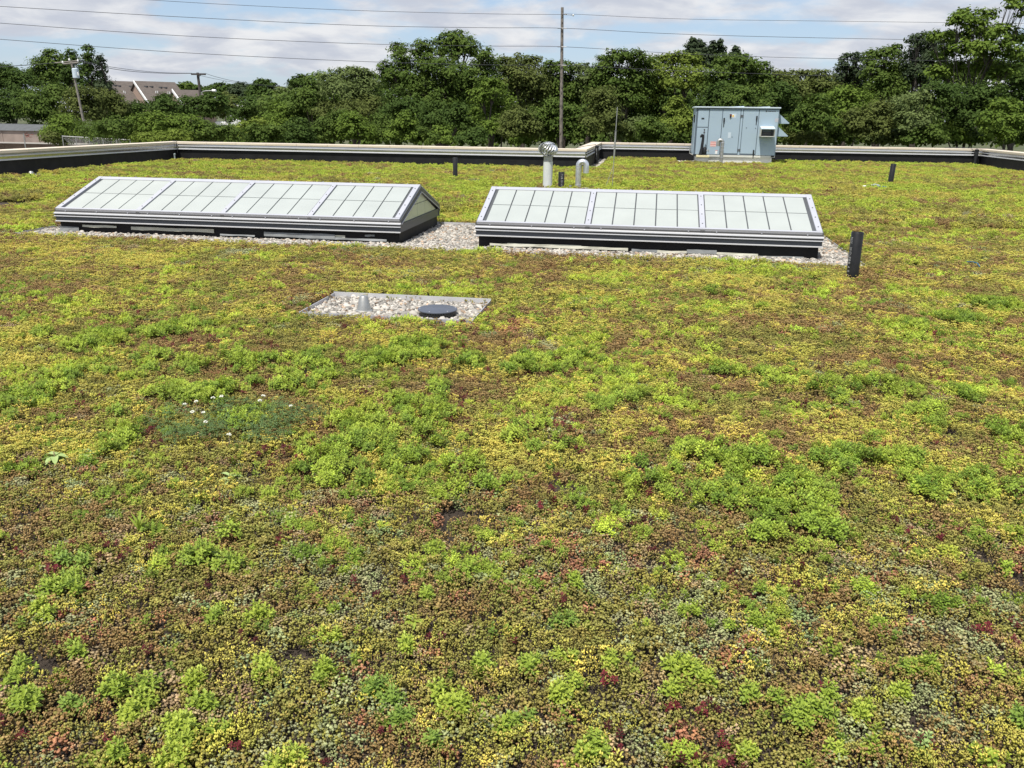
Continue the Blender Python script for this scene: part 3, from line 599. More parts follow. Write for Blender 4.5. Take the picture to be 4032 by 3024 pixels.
# gas riser on a cream block, gooseneck in front
R_ = thing('gas_regulator', 'dark gas riser with regulator on a cream block in front of the blue unit', 'gas pipe', (2.02, 35.75, 0))
MB().box(-0.26, 0.26, -0.10, 0.10, 0.265, 0.345).build('cream_block', M['cream'], R_, bevel=0.008)
MB().box(-0.24, 0.24, -0.08, 0.08, -0.05, 0.263).build('stand', M['galvdull'], R_)
MB().box(-0.17, 0.17, -0.07, 0.07, 0.347, 0.375).build('base_plate', M['steel'], R_)
MB().tube([(-0.08, 0, 0.375), (-0.06, 0, 0.6), (-0.035, 0, 1.0), (-0.035, 0, 1.12)], [0.085, 0.06, 0.05, 0.045], 12).build('riser', M['dark'], R_, smooth=True)
MB().tube([(-0.035, 0, 1.10), (-0.09, 0, 1.13), (-0.12, 0, 1.08), (-0.11, 0, 1.03)], 0.045, 10).build('vent_elbow', M['dark'], R_, smooth=True)
MB().tube([(-0.01, 0, 1.1), (-0.01, 0, 1.33)], 0.014, 6).lathe([(0.03, 1.2), (0.04, 1.22), (0.03, 1.25)], (-0.01, 0, 0), 8).lathe([(0.022, 1.3), (0.03, 1.33), (0.02, 1.36)], (-0.01, 0, 0), 8).build('valve', M['steel'], R_)
MB().lathe([(0.06, 0.375), (0.085, 0.45), (0.075, 0.6), (0.03, 0.68)], (0.06, 0, 0), 12).build('regulator_body', M['dark'], R_, smooth=True)
MB().tube([(0.12, 0, 0.52), (0.2, -0.02, 0.56), (0.22, -0.02, 0.48)], 0.018, 6).build('test_cock', M['galvdull'], R_)
goose('ribbed grey gooseneck duct standing before the blue unit, mouth turned left', 2.73, 35.35, 0.068, 1.02, 0.085, -1, 0.72, m='galvdull', seams=6)

# ------------------------------------------------------------------ small things on the sedum
tag(MB().box(-0.16, 0.16, -0.02, 0.02, 0, 0.012).build('marker_strip', M['yellow']), 'pale yellow strip lying on the far sedum, upper left', 'marker').location = (-11.85, 26.6, 0.06)
tag(MB().box(-0.17, 0.17, -0.02, 0.02, 0, 0.012).build('marker_strip', M['white']), 'white strip lying on the sedum between the two skylights', 'marker').location = (*ground(1850, 774)[:2], 0.06)
HN = thing('hose_nozzle', 'blue and white hose nozzle lying on the sedum at right', 'hose nozzle', (5.75, 23.8, 0.06), 0.1)
MB().tube([(-0.22, 0, 0.03), (-0.12, 0, 0.035)], 0.035, 10).build('white_tip', M['white'], HN)
MB().tube([(-0.12, 0, 0.035), (-0.02, 0.02, 0.04)], 0.05, 10).build('collar', M['dark'], HN)
MB().tube([(-0.02, 0.02, 0.05), (0.12, 0.05, 0.08), (0.22, 0.04, 0.05)], 0.035, 10).build('grip', M['greypipe'], HN)
MB().tube([(0.1, 0, 0.03), (0.3, 0.02, 0.04), (0.45, 0.06, 0.02)], 0.022, 8).build('blue_tail', M['blue'], HN)
q = ground(3828, 1055)
tag(MB().tube([(-0.04, 0.1, 0.06), (0, 0.02, 0.075), (0.03, -0.06, 0.07), (0.035, -0.14, 0.04)], 0.007, 5).build('plant_tag', M['blue']), 'thin blue tag curling out of the sedum near the right edge', 'plant tag').location = (q[0], q[1], 0)
tag(MB().lathe([(0.04, 0), (0.05, 0.02), (0.03, 0.035)], seg=8).build('cap', M['cream']), 'small cream cap lying on the back coping left of the turbine vent', 'cap').location = (-3.9, 30.38, 0.69)

# ================================================================== BEYOND THE ROOF
def pole(name, label, cat, base, top, r0, r1, m, group=None):
    base, top = Vector(base), Vector(top); d = top-base; k = (GZ-0.3-base.z)/d.z
    foot = base+d*k
    T = thing(name, label, cat, (foot.x, foot.y, GZ), 0, group)
    n = 9; pts = [foot+(top-foot)*i/(n-1)-T.location for i in range(n)]
    MB().tube(pts, [r0+(r1-r0)*i/(n-1) for i in range(n)], 12).build('shaft', m, T, smooth=True)
    return T
# tall transmission pole in the middle
PB, PT = at(2209, 575, 55), at(2214, 29, 55)
P0 = pole('utility_pole', 'tall bare wooden pole in the middle carrying four wires', 'utility pole', PB, PT, 0.125, 0.085, M['wood'], 'wooden utility poles')
b = MB(); r9 = np.random.default_rng(3)
for i in range(26):
    t = r9.random(); c = Vector(PB)+(Vector(PT)-Vector(PB))*t; a = r9.uniform(-2.6, -0.5)
    rr = 0.122-0.037*t
    b.tube([c+Vector((math.cos(a)*rr*0.9, math.sin(a)*rr*0.9, -0.05)), c+Vector((math.cos(a)*rr*1.06, math.sin(a)*rr*1.06, 0.0)), c+Vector((math.cos(a)*rr*0.9, math.sin(a)*rr*0.9, 0.06))], 0.02, 5)
for v in b.bm.verts: v.co -= P0.location
b.build('knot', M['wooddark'], P0)
V_ = lambda p: Vector(p)
arm0, arm1 = V_(at(2213, 57, 54.9)), V_(at(2257, 60, 54.9))
IA = MB().tube([arm0-P0.location, arm1-P0.location], 0.016, 6).build('insulator_arm', M['steel'], P0)
MB().lathe([(0.03, -0.06), (0.06, -0.02), (0.06, 0.03), (0.02, 0.06)], arm1-P0.location, 8).build('insulator', M['white'], IA)
for py in (111, 184, 257):
    c = V_(at(2213, py, 54.85))-P0.location
    MB().tube([c+Vector((-0.28, 0, 0.0)), c+Vector((0.28, 0, -0.01))], 0.026, 6).build('wire_clamp', M['steel'], P0)
def plane_pts(a, bpt, pix):            # pixels taken where they meet the upright plane through two places
    a, bpt = np.asarray(a), np.asarray(bpt); n = np.array([-(bpt-a)[1], (bpt-a)[0]]); out = []
    for px, py in pix:
        d = ray(px, py); k = n @ (a[:2]-EYE[:2])/(n @ d[:2]); out.append(Vector(EYE+d*k))
    return out
def smooth_pts(p, n=6):
    q = []
    for i in range(len(p)-1):
        p0, p1, p2, p3 = p[max(i-1, 0)], p[i], p[i+1], p[min(i+2, len(p)-1)]
        for k in range(n):
            t = k/n; q.append(0.5*((2*p1)+(p2-p0)*t+(2*p0-5*p1+4*p2-p3)*t*t+(3*p1-p0-3*p2+p3)*t**3))
    return q+[p[-1]]
zp = at(2213, 111, 55)
def level(px, py, z):
    d = ray(px, py); return EYE+d*((z-EYE[2])/d[2])
LE, RE = level(0, 25, zp[2]), level(4032, 166, zp[2])
for lb, l, r, rad in (('topmost wire from the tall middle pole', [(560,-2),(900,18),(1400,41),(1900,54),(2213,57)], [(2257,60),(2700,75),(3300,83.5),(4060,93)], 0.011),
                 ('second wire from the top on the tall middle pole', [(-40,22.5),(0,25),(700,66),(1400,99.6),(1900,109),(2213,111)], [(2600,131),(3000,144),(3580,156),(4060,166)], 0.013),
                 ('third wire from the top on the tall middle pole', [(-40,88.5),(0,91),(700,140),(1400,171.5),(1900,181),(2213,184)], [(2600,207),(2950,222),(3320,231.5),(4060,246)], 0.013),
                 ('lowest wire on the tall middle pole, vanishing into the trees', [(-40,151),(0,154.5),(700,206),(1400,241),(1900,255),(2213,257)], [(2330,261),(2700,280),(3300,300)], 0.013)):
    A = plane_pts(zp, LE, l[:-1]); B_ = plane_pts(zp, RE, r)
    mid = [V_(at(l[-1][0], l[-1][1], 54.85))]+([arm1+Vector((0, 0, 0.06))] if rad == 0.011 else [])
    if rad == 0.011: B_ = B_[1:]
    tag(MB().tube(smooth_pts(A+mid+B_), rad, 5).build('power_line', M['wire']), lb, 'power line', 'wires on the tall middle pole')
# the street line at left: three poles
UP = 'wooden utility poles'
L1 = pole('utility_pole', 'pale leaning utility pole with transformer among the left trees', 'utility pole', at(332, 492, 74), at(281, 245, 74), 0.13, 0.09, M['woodpale'], UP)
L2 = pole('utility_pole', 'dark utility pole with a street lamp arm, right of the houses', 'utility pole', at(802, 478, 135), at(778, 286, 135), 0.30, 0.20, M['wooddark'], UP)
L3 = pole('utility_pole', 'smallest distant utility pole in front of the round dark tree', 'utility pole', at(1104, 425, 200), at(1098, 336, 200), 0.30, 0.24, M['wooddark'], UP)
def bar(T, name, a, c, r, m, seg=6): return MB().tube([V_(a)-T.location, V_(c)-T.location], r, seg).build(name, m, T)
CA = bar(L1, 'crossarm', at(250, 252, 73.7), at(310, 246, 73.7), 0.07, M['woodpale']); bar(L1, 'crossarm', at(214, 248, 74.3), at(311, 239, 74.3), 0.06, M['woodpale'])
for px, py in ((247, 246), (273, 236), (307, 239)): MB().lathe([(0.05, -0.1), (0.09, 0.0), (0.05, 0.14)], V_(at(px, py, 74))-L1.location, 8).build('insulator', M['white'], CA)
c = V_(at(298, 288, 73.9))-L1.location
MB().lathe([(0.27, -0.42), (0.29, -0.4), (0.29, 0.36), (0.22, 0.42)], c, 14).build('transformer', M['acroof'], L1, smooth=True)
MB().tube([c+Vector((0.05, 0, 0.42)), c+Vector((0.06, 0, 0.65))], 0.05, 6).build('bushing', M['white'], L1)
bar(L1, 'cutout', at(306, 284, 73.6), at(309, 297, 73.6), 0.06, M['white'])
bar(L2, 'crossarm', at(753, 292.5, 134.6), at(810, 293, 134.6), 0.12, M['wooddark']); bar(L2, 'brace', at(782, 304, 134.7), at(791, 294, 134.7), 0.06, M['steel'])
MB().tube([V_(p)-L2.location for p in smooth_pts([V_(at(793, 374, 134.6)), V_(at(796, 364, 134.6)), V_(at(808, 358.5, 134.6)), V_(at(838, 357, 134.6))])], 0.09, 8).build('lamp_arm', M['galvdull'], L2)
bar(L2, 'lamp_head', at(836, 357, 134.5), at(850, 357.5, 134.5), 0.22, M['white'], 8)
bar(L3, 'crossarm', at(1080, 342, 199.5), at(1122, 344, 199.5), 0.16, M['wooddark'])
SW = 'street wires between the smaller poles'
def wire(lb, a, pix, c, r): tag(MB().tube(smooth_pts([V_(a)]+[V_(p) for p in pix]+[V_(c)]), r, 5).build('street_wire', M['wire']), lb, 'power line', SW)
wire('street wire leaving the left leaning pole past the left edge', at(216, 247, 74), [at(120, 255, 70)], at(-40, 266, 64), 0.028)
wire('upper street wire sagging from the leaning pole to the lamp pole', at(311, 236, 74), [at(410, 259, 90), at(520, 275, 106), at(640, 286, 120)], at(755, 288, 135), 0.03)
wire('lower street wire sagging from the leaning pole to the lamp pole', at(311, 240, 74), [at(410, 265, 90), at(520, 281, 106), at(650, 288.5, 120)], at(808, 289, 135), 0.035)
wire('upper street wire from the lamp pole to the distant pole', at(808, 289, 135), [at(860, 305, 150), at(940, 322, 170)], at(1082, 339, 200), 0.035)
wire('lower street wire from the lamp pole to the distant pole', at(782, 296, 135), [at(850, 311, 150), at(930, 325, 168)], at(1082, 343, 200), 0.03)

# ------------------------------------------------------------------ townhouses
th = math.radians(40)
ud = Vector((math.cos(YAW)*math.cos(th)-math.sin(YAW)*math.sin(th), math.sin(YAW)*math.cos(th)+math.cos(YAW)*math.sin(th), 0))
nd = Vector((ud.y, -ud.x, 0))
H0 = V_(at(600, 450, 168)); H0.z = GZ
TH = thing('townhouse_row', 'brown shingled townhouses with stepped roofs behind the left bushes', 'houses', H0)
RF = []
def block(R0, L, run, drop, thick=0.25):
    R0 = V_(R0)-TH.location; R1 = R0+ud*L; e = nd*run-Vector((0, 0, drop)); back = -nd*run-Vector((0, 0, drop))
    up = Vector((0, 0, thick))
    for s in (e, back):
        o_ = MB().prism([R0, R0+s, R0+s-up, R0-up], (0, 0, 0), ud*L).build('roof', M['shingle'], TH); RF.append(o_) if s is e else None
    w0 = R0+e*0.96-up*1.5; w1 = R0+back*0.96-up*1.5
    MB().prism([w0, R0-up*1.6, w1, Vector((w1.x, w1.y, -0.2)), Vector((w0.x, w0.y, -0.2))], ud*0.3, ud*(L-0.6)).build('wall', M['siding'], TH)
    return R0, e
Ra, ea = block(at(392, 316, 170)-np.array(nd)*0.7, 9.6, 9.5, 5.15)
Rb, eb = block(at(527, 318, 170), 8.4, 9.5, 5.15)
Rc, ec = block(at(679, 352, 167), 5.7, 8.5, 4.6)
for R0, e in ((Rb, eb), (Rc, ec)):
    MB().prism([R0+Vector((0, 0, 0.1)), R0+e+Vector((0, 0, 0.1)), R0+e-Vector((0, 0, 0.45)), R0-Vector((0, 0, 0.45))], (0, 0, 0), -ud*0.16).build('rake_board', M['white'], TH)
def roof_hit(R0, e, px, py):
    n = ud.cross(e); d = Vector(ray(px, py)); o = Vector(EYE); return o+d*((R0+TH.location-o).dot(n)/d.dot(n))-TH.location
for R0, e, lst in ((Ra, ea, ((488,365),(494,368),(564,370),(571,371),(543,404),(560,411),(568,410))), (Rb, eb, ((614,366),(621,366),(662,369),(669,369)))):
    for px, py in lst:
        h = roof_hit(R0, e, px, py); MB().tube([h-Vector((0, 0, 0.3)), h+Vector((0, 0, 0.42))], 0.10, 6).build('vent_stack', M['white'], RF[0 if R0 is Ra else 1])
for R0, e, lst in ((Ra, ea, ((453,337),(470,339),(516,341),(538,343))), (Rb, eb, ((576,341),(597,342),(633,345),(652,346)))):
    for px, py in lst:
        h = roof_hit(R0, e, px, py); MB().box(h.x-0.3, h.x+0.3, h.y-0.35, h.y+0.2, h.z-0.12, h.z+0.16).build('roof_vent', M['steel'], RF[0 if R0 is Ra else 1])

# low concrete building and fence at the far left
c0, c1 = V_(at(-60, 556, 74)), V_(at(199, 556, 74))
LB = thing('low_building', 'low stained concrete building with grey roof at the left edge', 'building', (c0.x, c0.y, c0.z))
wdt = (c1-c0).length; ztop = V_(at(100, 515, 74)).z-c0.z; zr = V_(at(100, 491, 74)).z-c0.z
MB().box(-6, wdt, 0, 5, GZ-c0.z, ztop).build('wall', M['concrete'], LB)
MB().prism([(0, -0.15, ztop+0.002), (0, 0.8, zr), (0, 5.2, zr), (0, 5.2, ztop+0.002)], (-6.2, 0, 0), (wdt+6.35, 0, 0)).build('roof', M['slateroof'], LB)
for t in (0.28, 0.62): MB().box(wdt*t-0.06, wdt*t+0.06, -0.03, -0.001, GZ-c0.z, ztop-0.02).build('pilaster', M['concrete'], LB)
b = MB(); r8 = np.random.default_rng(8)
for i in range(16):
    x = wdt*(0.62+0.1*r8.random()); z = ztop*(0.40+0.35*r8.random()); b.box(x, x+r8.uniform(.05, .28), -0.012, -0.008-0.002*r8.random(), z, z+r8.uniform(.03, .12))
b.build('red_smear', M['concrete'] if False else mat('faded_red', (0.27, 0.12, 0.10), 0.9), LB)
sheet('path', c0.x-8, c1.x+6, c0.y-3.2, c0.y+0.0, c0.z-0.02, M['lot'])
f0, f1 = V_(at(245, 536, 62)), V_(at(512, 551, 62))
FE = thing('chain_link_fence', 'low chain link fence with top rail before the left bushes', 'fence', (f0.x, f0.y, f0.z))
dv = f1-f0; n = 5
MB().tube([(0, 0, 0), dv], 0.035, 6).build('top_rail', M['galvdull'], FE)
for i in range(n+1):
    p = dv*i/n; MB().tube([p+Vector((0, 0, 0.06)), Vector((p.x, p.y, GZ-f0.z))], 0.035, 6).build('post', M['galvdull'], FE)
b = MB(); ln = dv.length; st = 0.12
for i in range(int(ln/st)):
    for s in (1, -1):
        a0 = i*st; a1 = a0+s*0.9
        if not 0 <= a1 <= ln: continue
        b.tube([dv*(a0/ln)-Vector((0, 0, 0.02)), dv*(a1/ln)-Vector((0, 0, 0.92))], 0.004, 3, caps=False)
b.build('wire_mesh', M['galvdull'], FE)['kind'] = 'stuff'
p = V_(at(95, 545, 60)); T = thing('fence_post', 'lone thin metal post before the low concrete building', 'post', (p.x, p.y, GZ))
MB().tube([(0, 0, 0), (0, 0, p.z+0.35-GZ)], 0.04, 6).build('post', M['galvdull'], T)
p = V_(at(1121, 525, 57)); T = thing('fence_post', 'pale metal post in front of the bushes, right of the white trailer', 'post', (p.x, p.y, GZ))
MB().tube([(0, 0, 0), (0, 0, p.z-GZ)], 0.045, 6).build('post', M['galvdull'], T)
# parked box trailer
p = V_(at(880, 500, 120)); s_ = mpp(p)
TR = thing('box_trailer', 'white box trailer half hidden behind the bushes', 'trailer', (p.x, p.y, GZ), math.radians(20))
hh = V_(at(880, 478.5, 120)).z-GZ; wv = 27*s_
MB().box(-wv*0.98, wv*0.98, -1.1, 1.1, hh-2.3, hh).build('box', M['white'], TR, bevel=0.08)
MB().box(-wv*0.9, wv*0.9, -0.9, 0.9, hh-2.5, hh-2.302).build('chassis', M['steel'], TR)
MB().box(-wv*0.985, wv*0.985, -1.13, -1.101, hh-0.85, hh-0.62).build('side_stripe', M['acroof'], TR)
for sx in (-0.35, 0.35):
    for sy in (-0.95, 0.95): MB().tube([(sx*wv*2, sy-0.12, 0.45), (sx*wv*2, sy+0.12, 0.45)], 0.45, 14).build('wheel', M['dark'], TR)
# far roofs
def flat(label, pxa, pxb, pyt, pyb, Y, wm, rm):
    a, c = V_(at(pxa, pyb, Y)), V_(at(pxb, pyb, Y)); zt_ = V_(at((pxa+pxb)/2, pyt, Y)).z
    T = thing('flat_roof_building', label, 'building', (a.x, a.y, GZ), 0, 'far flat roofed buildings')
    w = (c-a).length
    MB().box(0, w, 0, 8, 0, zt_-GZ-0.5).build('wall', wm, T); MB().box(-0.3, w+0.3, -0.3, 8.3, zt_-GZ-0.499, zt_-GZ).build('roof_edge', rm, T)
    for i in range(max(1, int(w/3))):
        MB().box(0.8+i*3, 2.0+i*3, -0.05, -0.002, zt_-GZ-2.4, zt_-GZ-1.1).build('window', M['dark'], T)
flat('far white low building between the bushes, left', 898, 968, 397, 415, 230, M['white'], M['white'])
flat('far white low building left of the distant pole', 1030, 1090, 396, 412, 240, M['white'], M['white'])
flat('small red brick building with white roof edge right of the distant pole', 1131, 1180, 393, 416, 215, M['redbrick'], M['white'])

# ------------------------------------------------------------------ trees and bushes
TCOL = dict(dark=((.046,.084,.017),(.105,.165,.034)), mid=((.064,.112,.020),(.150,.215,.042)), bright=((.090,.150,.022),(.200,.285,.046)),
            pale=((.100,.140,.044),(.215,.275,.090)), olive=((.086,.112,.028),(.180,.215,.056)), grey=((.046,.072,.034),(.092,.125,.060)), lime=((.125,.180,.026),(.250,.320,.056)))
TM = {k: plant_mat('foliage_'+k, False, tuple(q*.86 for q in a), tuple(q*.80 for q in c), 0.28, 0.75, 0.12) for k, (a, c) in TCOL.items()}
NLEAF = [0]
def crown(rs, lobes, ls, dens):
    r = np.random.default_rng(rs); P, N, T = [], [], []
    for c, rx, ry, rz in lobes:
        ell = np.array([rx, ry, rz]); area = 4*math.pi*(((rx*ry)**1.6+(rx*rz)**1.6+(ry*rz)**1.6)/3)**(1/1.6)
        cr = max(0.22, min(0.55, 0.30*min(rx, rz)+0.08)); ncl = max(8, int(area*0.75/(cr*cr*1.9)))
        d = r.normal(size=(ncl, 3)); d /= np.linalg.norm(d, axis=1)[:, None]
        lo = d[:, 2] < -0.55; d[lo, 2] *= -1
        rad = 0.70+0.36*r.random(ncl); inn = r.random(ncl) < 0.22; rad[inn] = 0.15+0.5*r.random(inn.sum())
        cen = np.asarray(c)+d*ell*rad[:, None]
        nl = max(10, int(dens*area*2.3/(ls*ls*0.62)/ncl))
        ct = r.random(ncl)*0.55
        off = r.normal(size=(ncl, nl, 3))*np.array([cr*0.62, cr*0.62, cr*0.34])
        pos = cen[:, None, :]+off
        nn = d[:, None, :]*0.6+np.array([0, 0, 0.7])+off/cr*0.5+r.normal(size=(ncl, nl, 3))*0.34
        P.append(pos.reshape(-1, 3)); N.append(nn.reshape(-1, 3)); T.append((ct[:, None]+0.45*r.random((ncl, nl))).ravel())
    P, N, T = np.concatenate(P), np.concatenate(N), np.concatenate(T); n = len(P); NLEAF[0] += n
    N /= np.linalg.norm(N, axis=1)[:, None]
    a = r.normal(size=(n, 3)); a -= N*(a*N).sum(1)[:, None]; a /= np.linalg.norm(a, axis=1)[:, None]; b_ = np.cross(N, a)
    s = ls*(0.55+0.8*r.random(n))[:, None]
    V = np.stack([P-a*s*0.62, P+b_*s*0.36+N*s*0.06, P+a*s*0.62, P-b_*s*0.36+N*s*0.06], 1).reshape(-1, 3)
    return V, np.arange(4*n).reshape(n, 4), np.repeat(T, 4)
def plant(name, label, cat, col, Y, lobes, seed, ls=None, dens=1.0, dy=1.5, group=None, bark='bark', limbs=True, tw=1.0):
    r = np.random.default_rng(seed+1000)
    L = []
    for px, py, rx, ry in lobes:
        y = Y+r.uniform(-dy, dy); c = at(px, py, y); k = mpp(c); L.append((c, rx*k, (rx*k+ry*k)/2*0.95, ry*k))
    wts = np.array([l[1]*l[3] for l in L]); cx = sum(w*l[0][0] for w, l in zip(wts, L))/wts.sum(); cy = sum(w*l[0][1] for w, l in zip(wts, L))/wts.sum()
    T = thing(name, label, cat, (cx, cy, GZ), 0, group)
    base = np.array([cx, cy, GZ])
    V, F_, A = crown(seed, [(l[0]-base, l[1], l[2], l[3]) for l in L], ls or max(0.13, 0.0027*Y), dens)
    raw('crown' if cat != 'bush' else 'foliage', V, F_, TM[col], {'tint': A}, T)
    top = max(l[0][2]+l[3]*0.3 for l in L)-GZ; w0 = max(0.08, 0.028*top)*tw
    m = MB(); zs = np.linspace(0, max(0.8, top*0.55), 5); wob = r.uniform(-0.12, 0.12, (5, 2)); wob[0] = 0
    pts = [(wob[i][0]*i*0.4, wob[i][1]*i*0.4, zs[i]) for i in range(5)]
    m.tube(pts, [w0*(1.25 if i == 0 else 1-0.13*i) for i in range(5)], 8)
    if limbs:
        for c, rx, ry, rz in L:
            e = Vector(c-base); s = Vector(pts[r.integers(2, 5)])
            mid = s.lerp(e, 0.5)+Vector((r.uniform(-.3, .3), r.uniform(-.3, .3), -0.12*(e-s).length))
            m.tube(smooth_pts([s, mid, e], 4), list(np.linspace(w0*0.5, w0*0.10, 9)), 6)
            for q in range(4):
                e2 = e+Vector((r.uniform(-.8, .8)*rx, r.uniform(-.8, .8)*ry, r.uniform(0.0, .8)*rz)); m.tube([mid.lerp(e, 0.6), e2], [w0*0.18, w0*0.05], 5)
    m.build('trunk' if cat != 'bush' else 'stem', M[bark], T)
    return T
TG, BG = 'trees beyond the parapet', 'bushes beyond the parapet'
def tree(label, col, Y, lobes, seed, **k): return plant('tree', label, 'tree', col, Y, lobes, seed, group=TG, **k)
def bush(label, col, Y, lobes, seed, **k): return plant('bush', label, 'bush', col, Y, lobes, seed, group=BG, limbs=False, tw=0.6, **k)
# left group
tree('dark rounded tree cut by the left edge', 'dark', 84, [(15,335,75,72),(-25,300,50,55),(85,335,65,60),(45,300,40,38)], 1)
tree('broad dark tree with a domed crown behind the leaning pole', 'mid', 92, [(180,285,58,62),(215,240,42,42),(150,325,62,60),(205,350,75,65),(230,300,40,60)], 2)
tree('narrow dark tree top just right of the leaning pole', 'dark', 90, [(283,232,27,36),(280,285,36,50),(275,345,48,55)], 3)
tree('tallest columnar dark tree of the left group', 'dark', 88, [(347,215,24,34),(343,265,30,50),(350,330,42,60)], 4)
tree('slim ragged tree standing left of the brown roof', 'grey', 87, [(396,240,14,26),(398,285,20,40),(412,335,30,36),(425,355,26,28)], 5)
bush('big dark bush above the low concrete building', 'dark', 80, [(40,420,95,60),(-10,450,70,60),(110,430,70,62)], 6)
bush('dark bush mass left of the leaning pole foot', 'mid', 79, [(165,420,80,62),(215,400,70,60),(190,470,80,50)], 7)
bush('wide bush right of the leaning pole, under the brown roof', 'olive', 77, [(330,400,75,55),(395,395,60,50),(330,455,90,60),(440,420,65,50)], 8)
bush('dark bush below the brown roof of the townhouses', 'dark', 82, [(500,455,65,50),(460,470,70,50),(535,440,45,40)], 9)
bush('light green bush in front of the leaning pole foot', 'bright', 66, [(255,500,62,48),(215,530,55,40),(310,520,50,40)], 10)
bush('thin scrub bush at the end of the low concrete building', 'olive', 64, [(200,545,38,28),(240,560,40,22)], 11)
tree('small dark tree standing before the stepped roofs', 'dark', 110, [(640,420,58,42),(610,440,50,40),(668,440,52,40),(640,395,34,26)], 12)
bush('long leafy thicket along the parapet, left part', 'mid', 58, [(390,520,80,40),(450,510,80,46),(520,515,80,44),(585,525,70,40)], 13)
bush('long leafy thicket along the parapet below the townhouses', 'bright', 57, [(600,490,80,45),(660,510,85,50),(735,500,85,48),(560,535,70,34)], 14)
bush('low sunlit thicket edge right above the parapet corner', 'lime', 54, [(560,548,55,22),(630,545,60,24),(700,540,60,28)], 15)
bush('thicket between the lamp pole and the white trailer', 'mid', 59, [(790,515,75,40),(850,525,70,36),(770,540,60,30),(905,530,55,32)], 16)
bush('dark shrubs behind the lamp pole foot', 'dark', 118, [(740,430,60,45),(800,430,62,48),(850,420,60,52),(700,450,50,36)], 17)
bush('olive shrub behind the white trailer', 'olive', 128, [(880,405,52,40),(920,430,58,45),(860,445,50,36)], 18)
bush('dark shrub right of the white trailer', 'dark', 112, [(980,430,56,46),(940,460,50,36),(1020,450,50,40),(1000,480,55,34)], 19)
bush('pale small tree-like shrub before the far white buildings', 'pale', 150, [(1030,410,34,24),(1050,435,42,30),(1008,430,30,26)], 20)
bush('sunlit shrub low between trailer and pale post', 'lime', 66, [(975,510,52,32),(1020,500,42,34),(930,525,46,26)], 21)
# far trees
FT = dict(dy=3.0, ls=0.65)
tree('far pale tree top between roof and lamp pole', 'mid', 240, [(730,345,38,20),(705,350,24,16),(755,350,26,16)], 22, **FT)
tree('far small tree top at the lamp pole', 'dark', 235, [(785,352,18,14),(795,368,22,18)], 23, **FT)
tree('far low dark tree line right of the lamp pole', 'dark', 250, [(840,362,45,26),(875,352,40,24),(910,362,50,28)], 24, **FT)
tree('far broad dark tree crown, second hump right of the lamp pole', 'grey', 245, [(950,350,36,24),(965,372,48,34),(925,378,44,30)], 25, **FT)
tree('far dark spreading tree left of the distant pole', 'dark', 230, [(1035,338,42,24),(1010,360,42,30),(1060,355,40,32),(1030,380,55,30)], 26, **FT)
tree('far round dark tree behind the distant pole', 'dark', 225, [(1180,320,38,24),(1165,345,36,30),(1200,345,34,32)], 27, **FT)
tree('far pale feathery tree right of the distant pole', 'pale', 190, [(1105,365,28,24),(1140,370,30,24),(1120,388,44,22)], 28, ls=0.55)
# middle
tree('bright green tree right of the pale post', 'bright', 70, [(1105,455,55,48),(1140,490,65,50),(1085,500,48,45),(1120,530,60,36)], 29)
tree('leafy tree between bright green tree and ailanthus', 'mid', 72, [(1225,360,48,45),(1200,410,65,58),(1250,440,75,60),(1190,470,60,55),(1265,345,30,30)], 30)
tree('pale feathery tree left of the tallest tree', 'pale', 64, [(1300,320,48,38),(1355,298,44,34),(1410,296,48,34),(1460,320,46,40),(1340,360,70,50),(1430,375,80,55)], 31)
bush('shadowed bush under the pale feathery tree', 'olive', 62, [(1310,450,75,50),(1390,450,75,52),(1460,440,70,56)], 32)
tree('tallest broad dark green tree left of the middle pole', 'mid', 61, [(1790,160,68,36),(1830,200,72,50),(1745,205,62,46),(1665,195,45,36),(1660,250,62,50),(1570,200,34,36),(1575,250,45,40),(1520,280,36,36),(1545,320,55,48),(1910,220,30,34),(1930,265,42,42),(1630,330,85,58),(1750,300,95,70),(1850,300,90,66),(1700,390,100,60),(1840,390,95,60)], 33)
bush('dark hollow of shrubs under the tallest tree', 'dark', 57, [(1620,450,85,60),(1720,470,85,60),(1810,470,80,60),(1560,420,70,60)], 34)
tree('lighter small tree in front of the tallest tree, at right', 'bright', 53, [(1940,345,45,36),(1895,385,55,44),(1960,400,62,48),(1910,450,62,46),(1980,470,62,44),(1930,510,55,32)], 35)
tree('olive tree just right of the tallest tree', 'olive', 68, [(2000,260,52,36),(2050,245,46,30),(2095,260,46,36),(2030,320,75,60),(2100,340,75,60),(2060,410,80,60)], 36)
tree('tree directly behind the middle pole', 'mid', 70, [(2170,265,45,24),(2225,270,45,26),(2190,320,75,52),(2250,350,75,60),(2180,400,80,60),(2270,420,80,55)], 37)
tree('low crowned tree right of the middle pole', 'pale', 70, [(2285,275,40,28),(2320,300,52,40),(2340,350,70,55)], 38)
tree('broad bright tree left of the blue unit', 'mid', 66, [(2390,250,52,34),(2440,228,56,32),(2490,232,50,34),(2540,255,48,36),(2400,310,80,56),(2490,320,85,60),(2380,380,75,55),(2470,400,85,60)], 39)
tree('yellowish green tree behind the blue unit', 'lime', 68, [(2600,250,52,34),(2660,235,52,30),(2720,245,52,34),(2620,310,80,58),(2720,320,80,58),(2580,370,70,60)], 40)
bush('dark undergrowth left of the blue unit', 'dark', 69, [(2560,450,85,60),(2640,430,85,60),(2700,470,85,60),(2470,470,80,56)], 41)
tree('left grey pine rising behind the yellowish tree', 'grey', 104, [(2728,170,16,24),(2722,200,24,30),(2745,190,18,34),(2715,225,26,30),(2740,225,34,32),(2765,200,17,30),(2775,222,28,30),(2750,250,50,30)], 42, ls=0.30, limbs=False, dens=1.3)
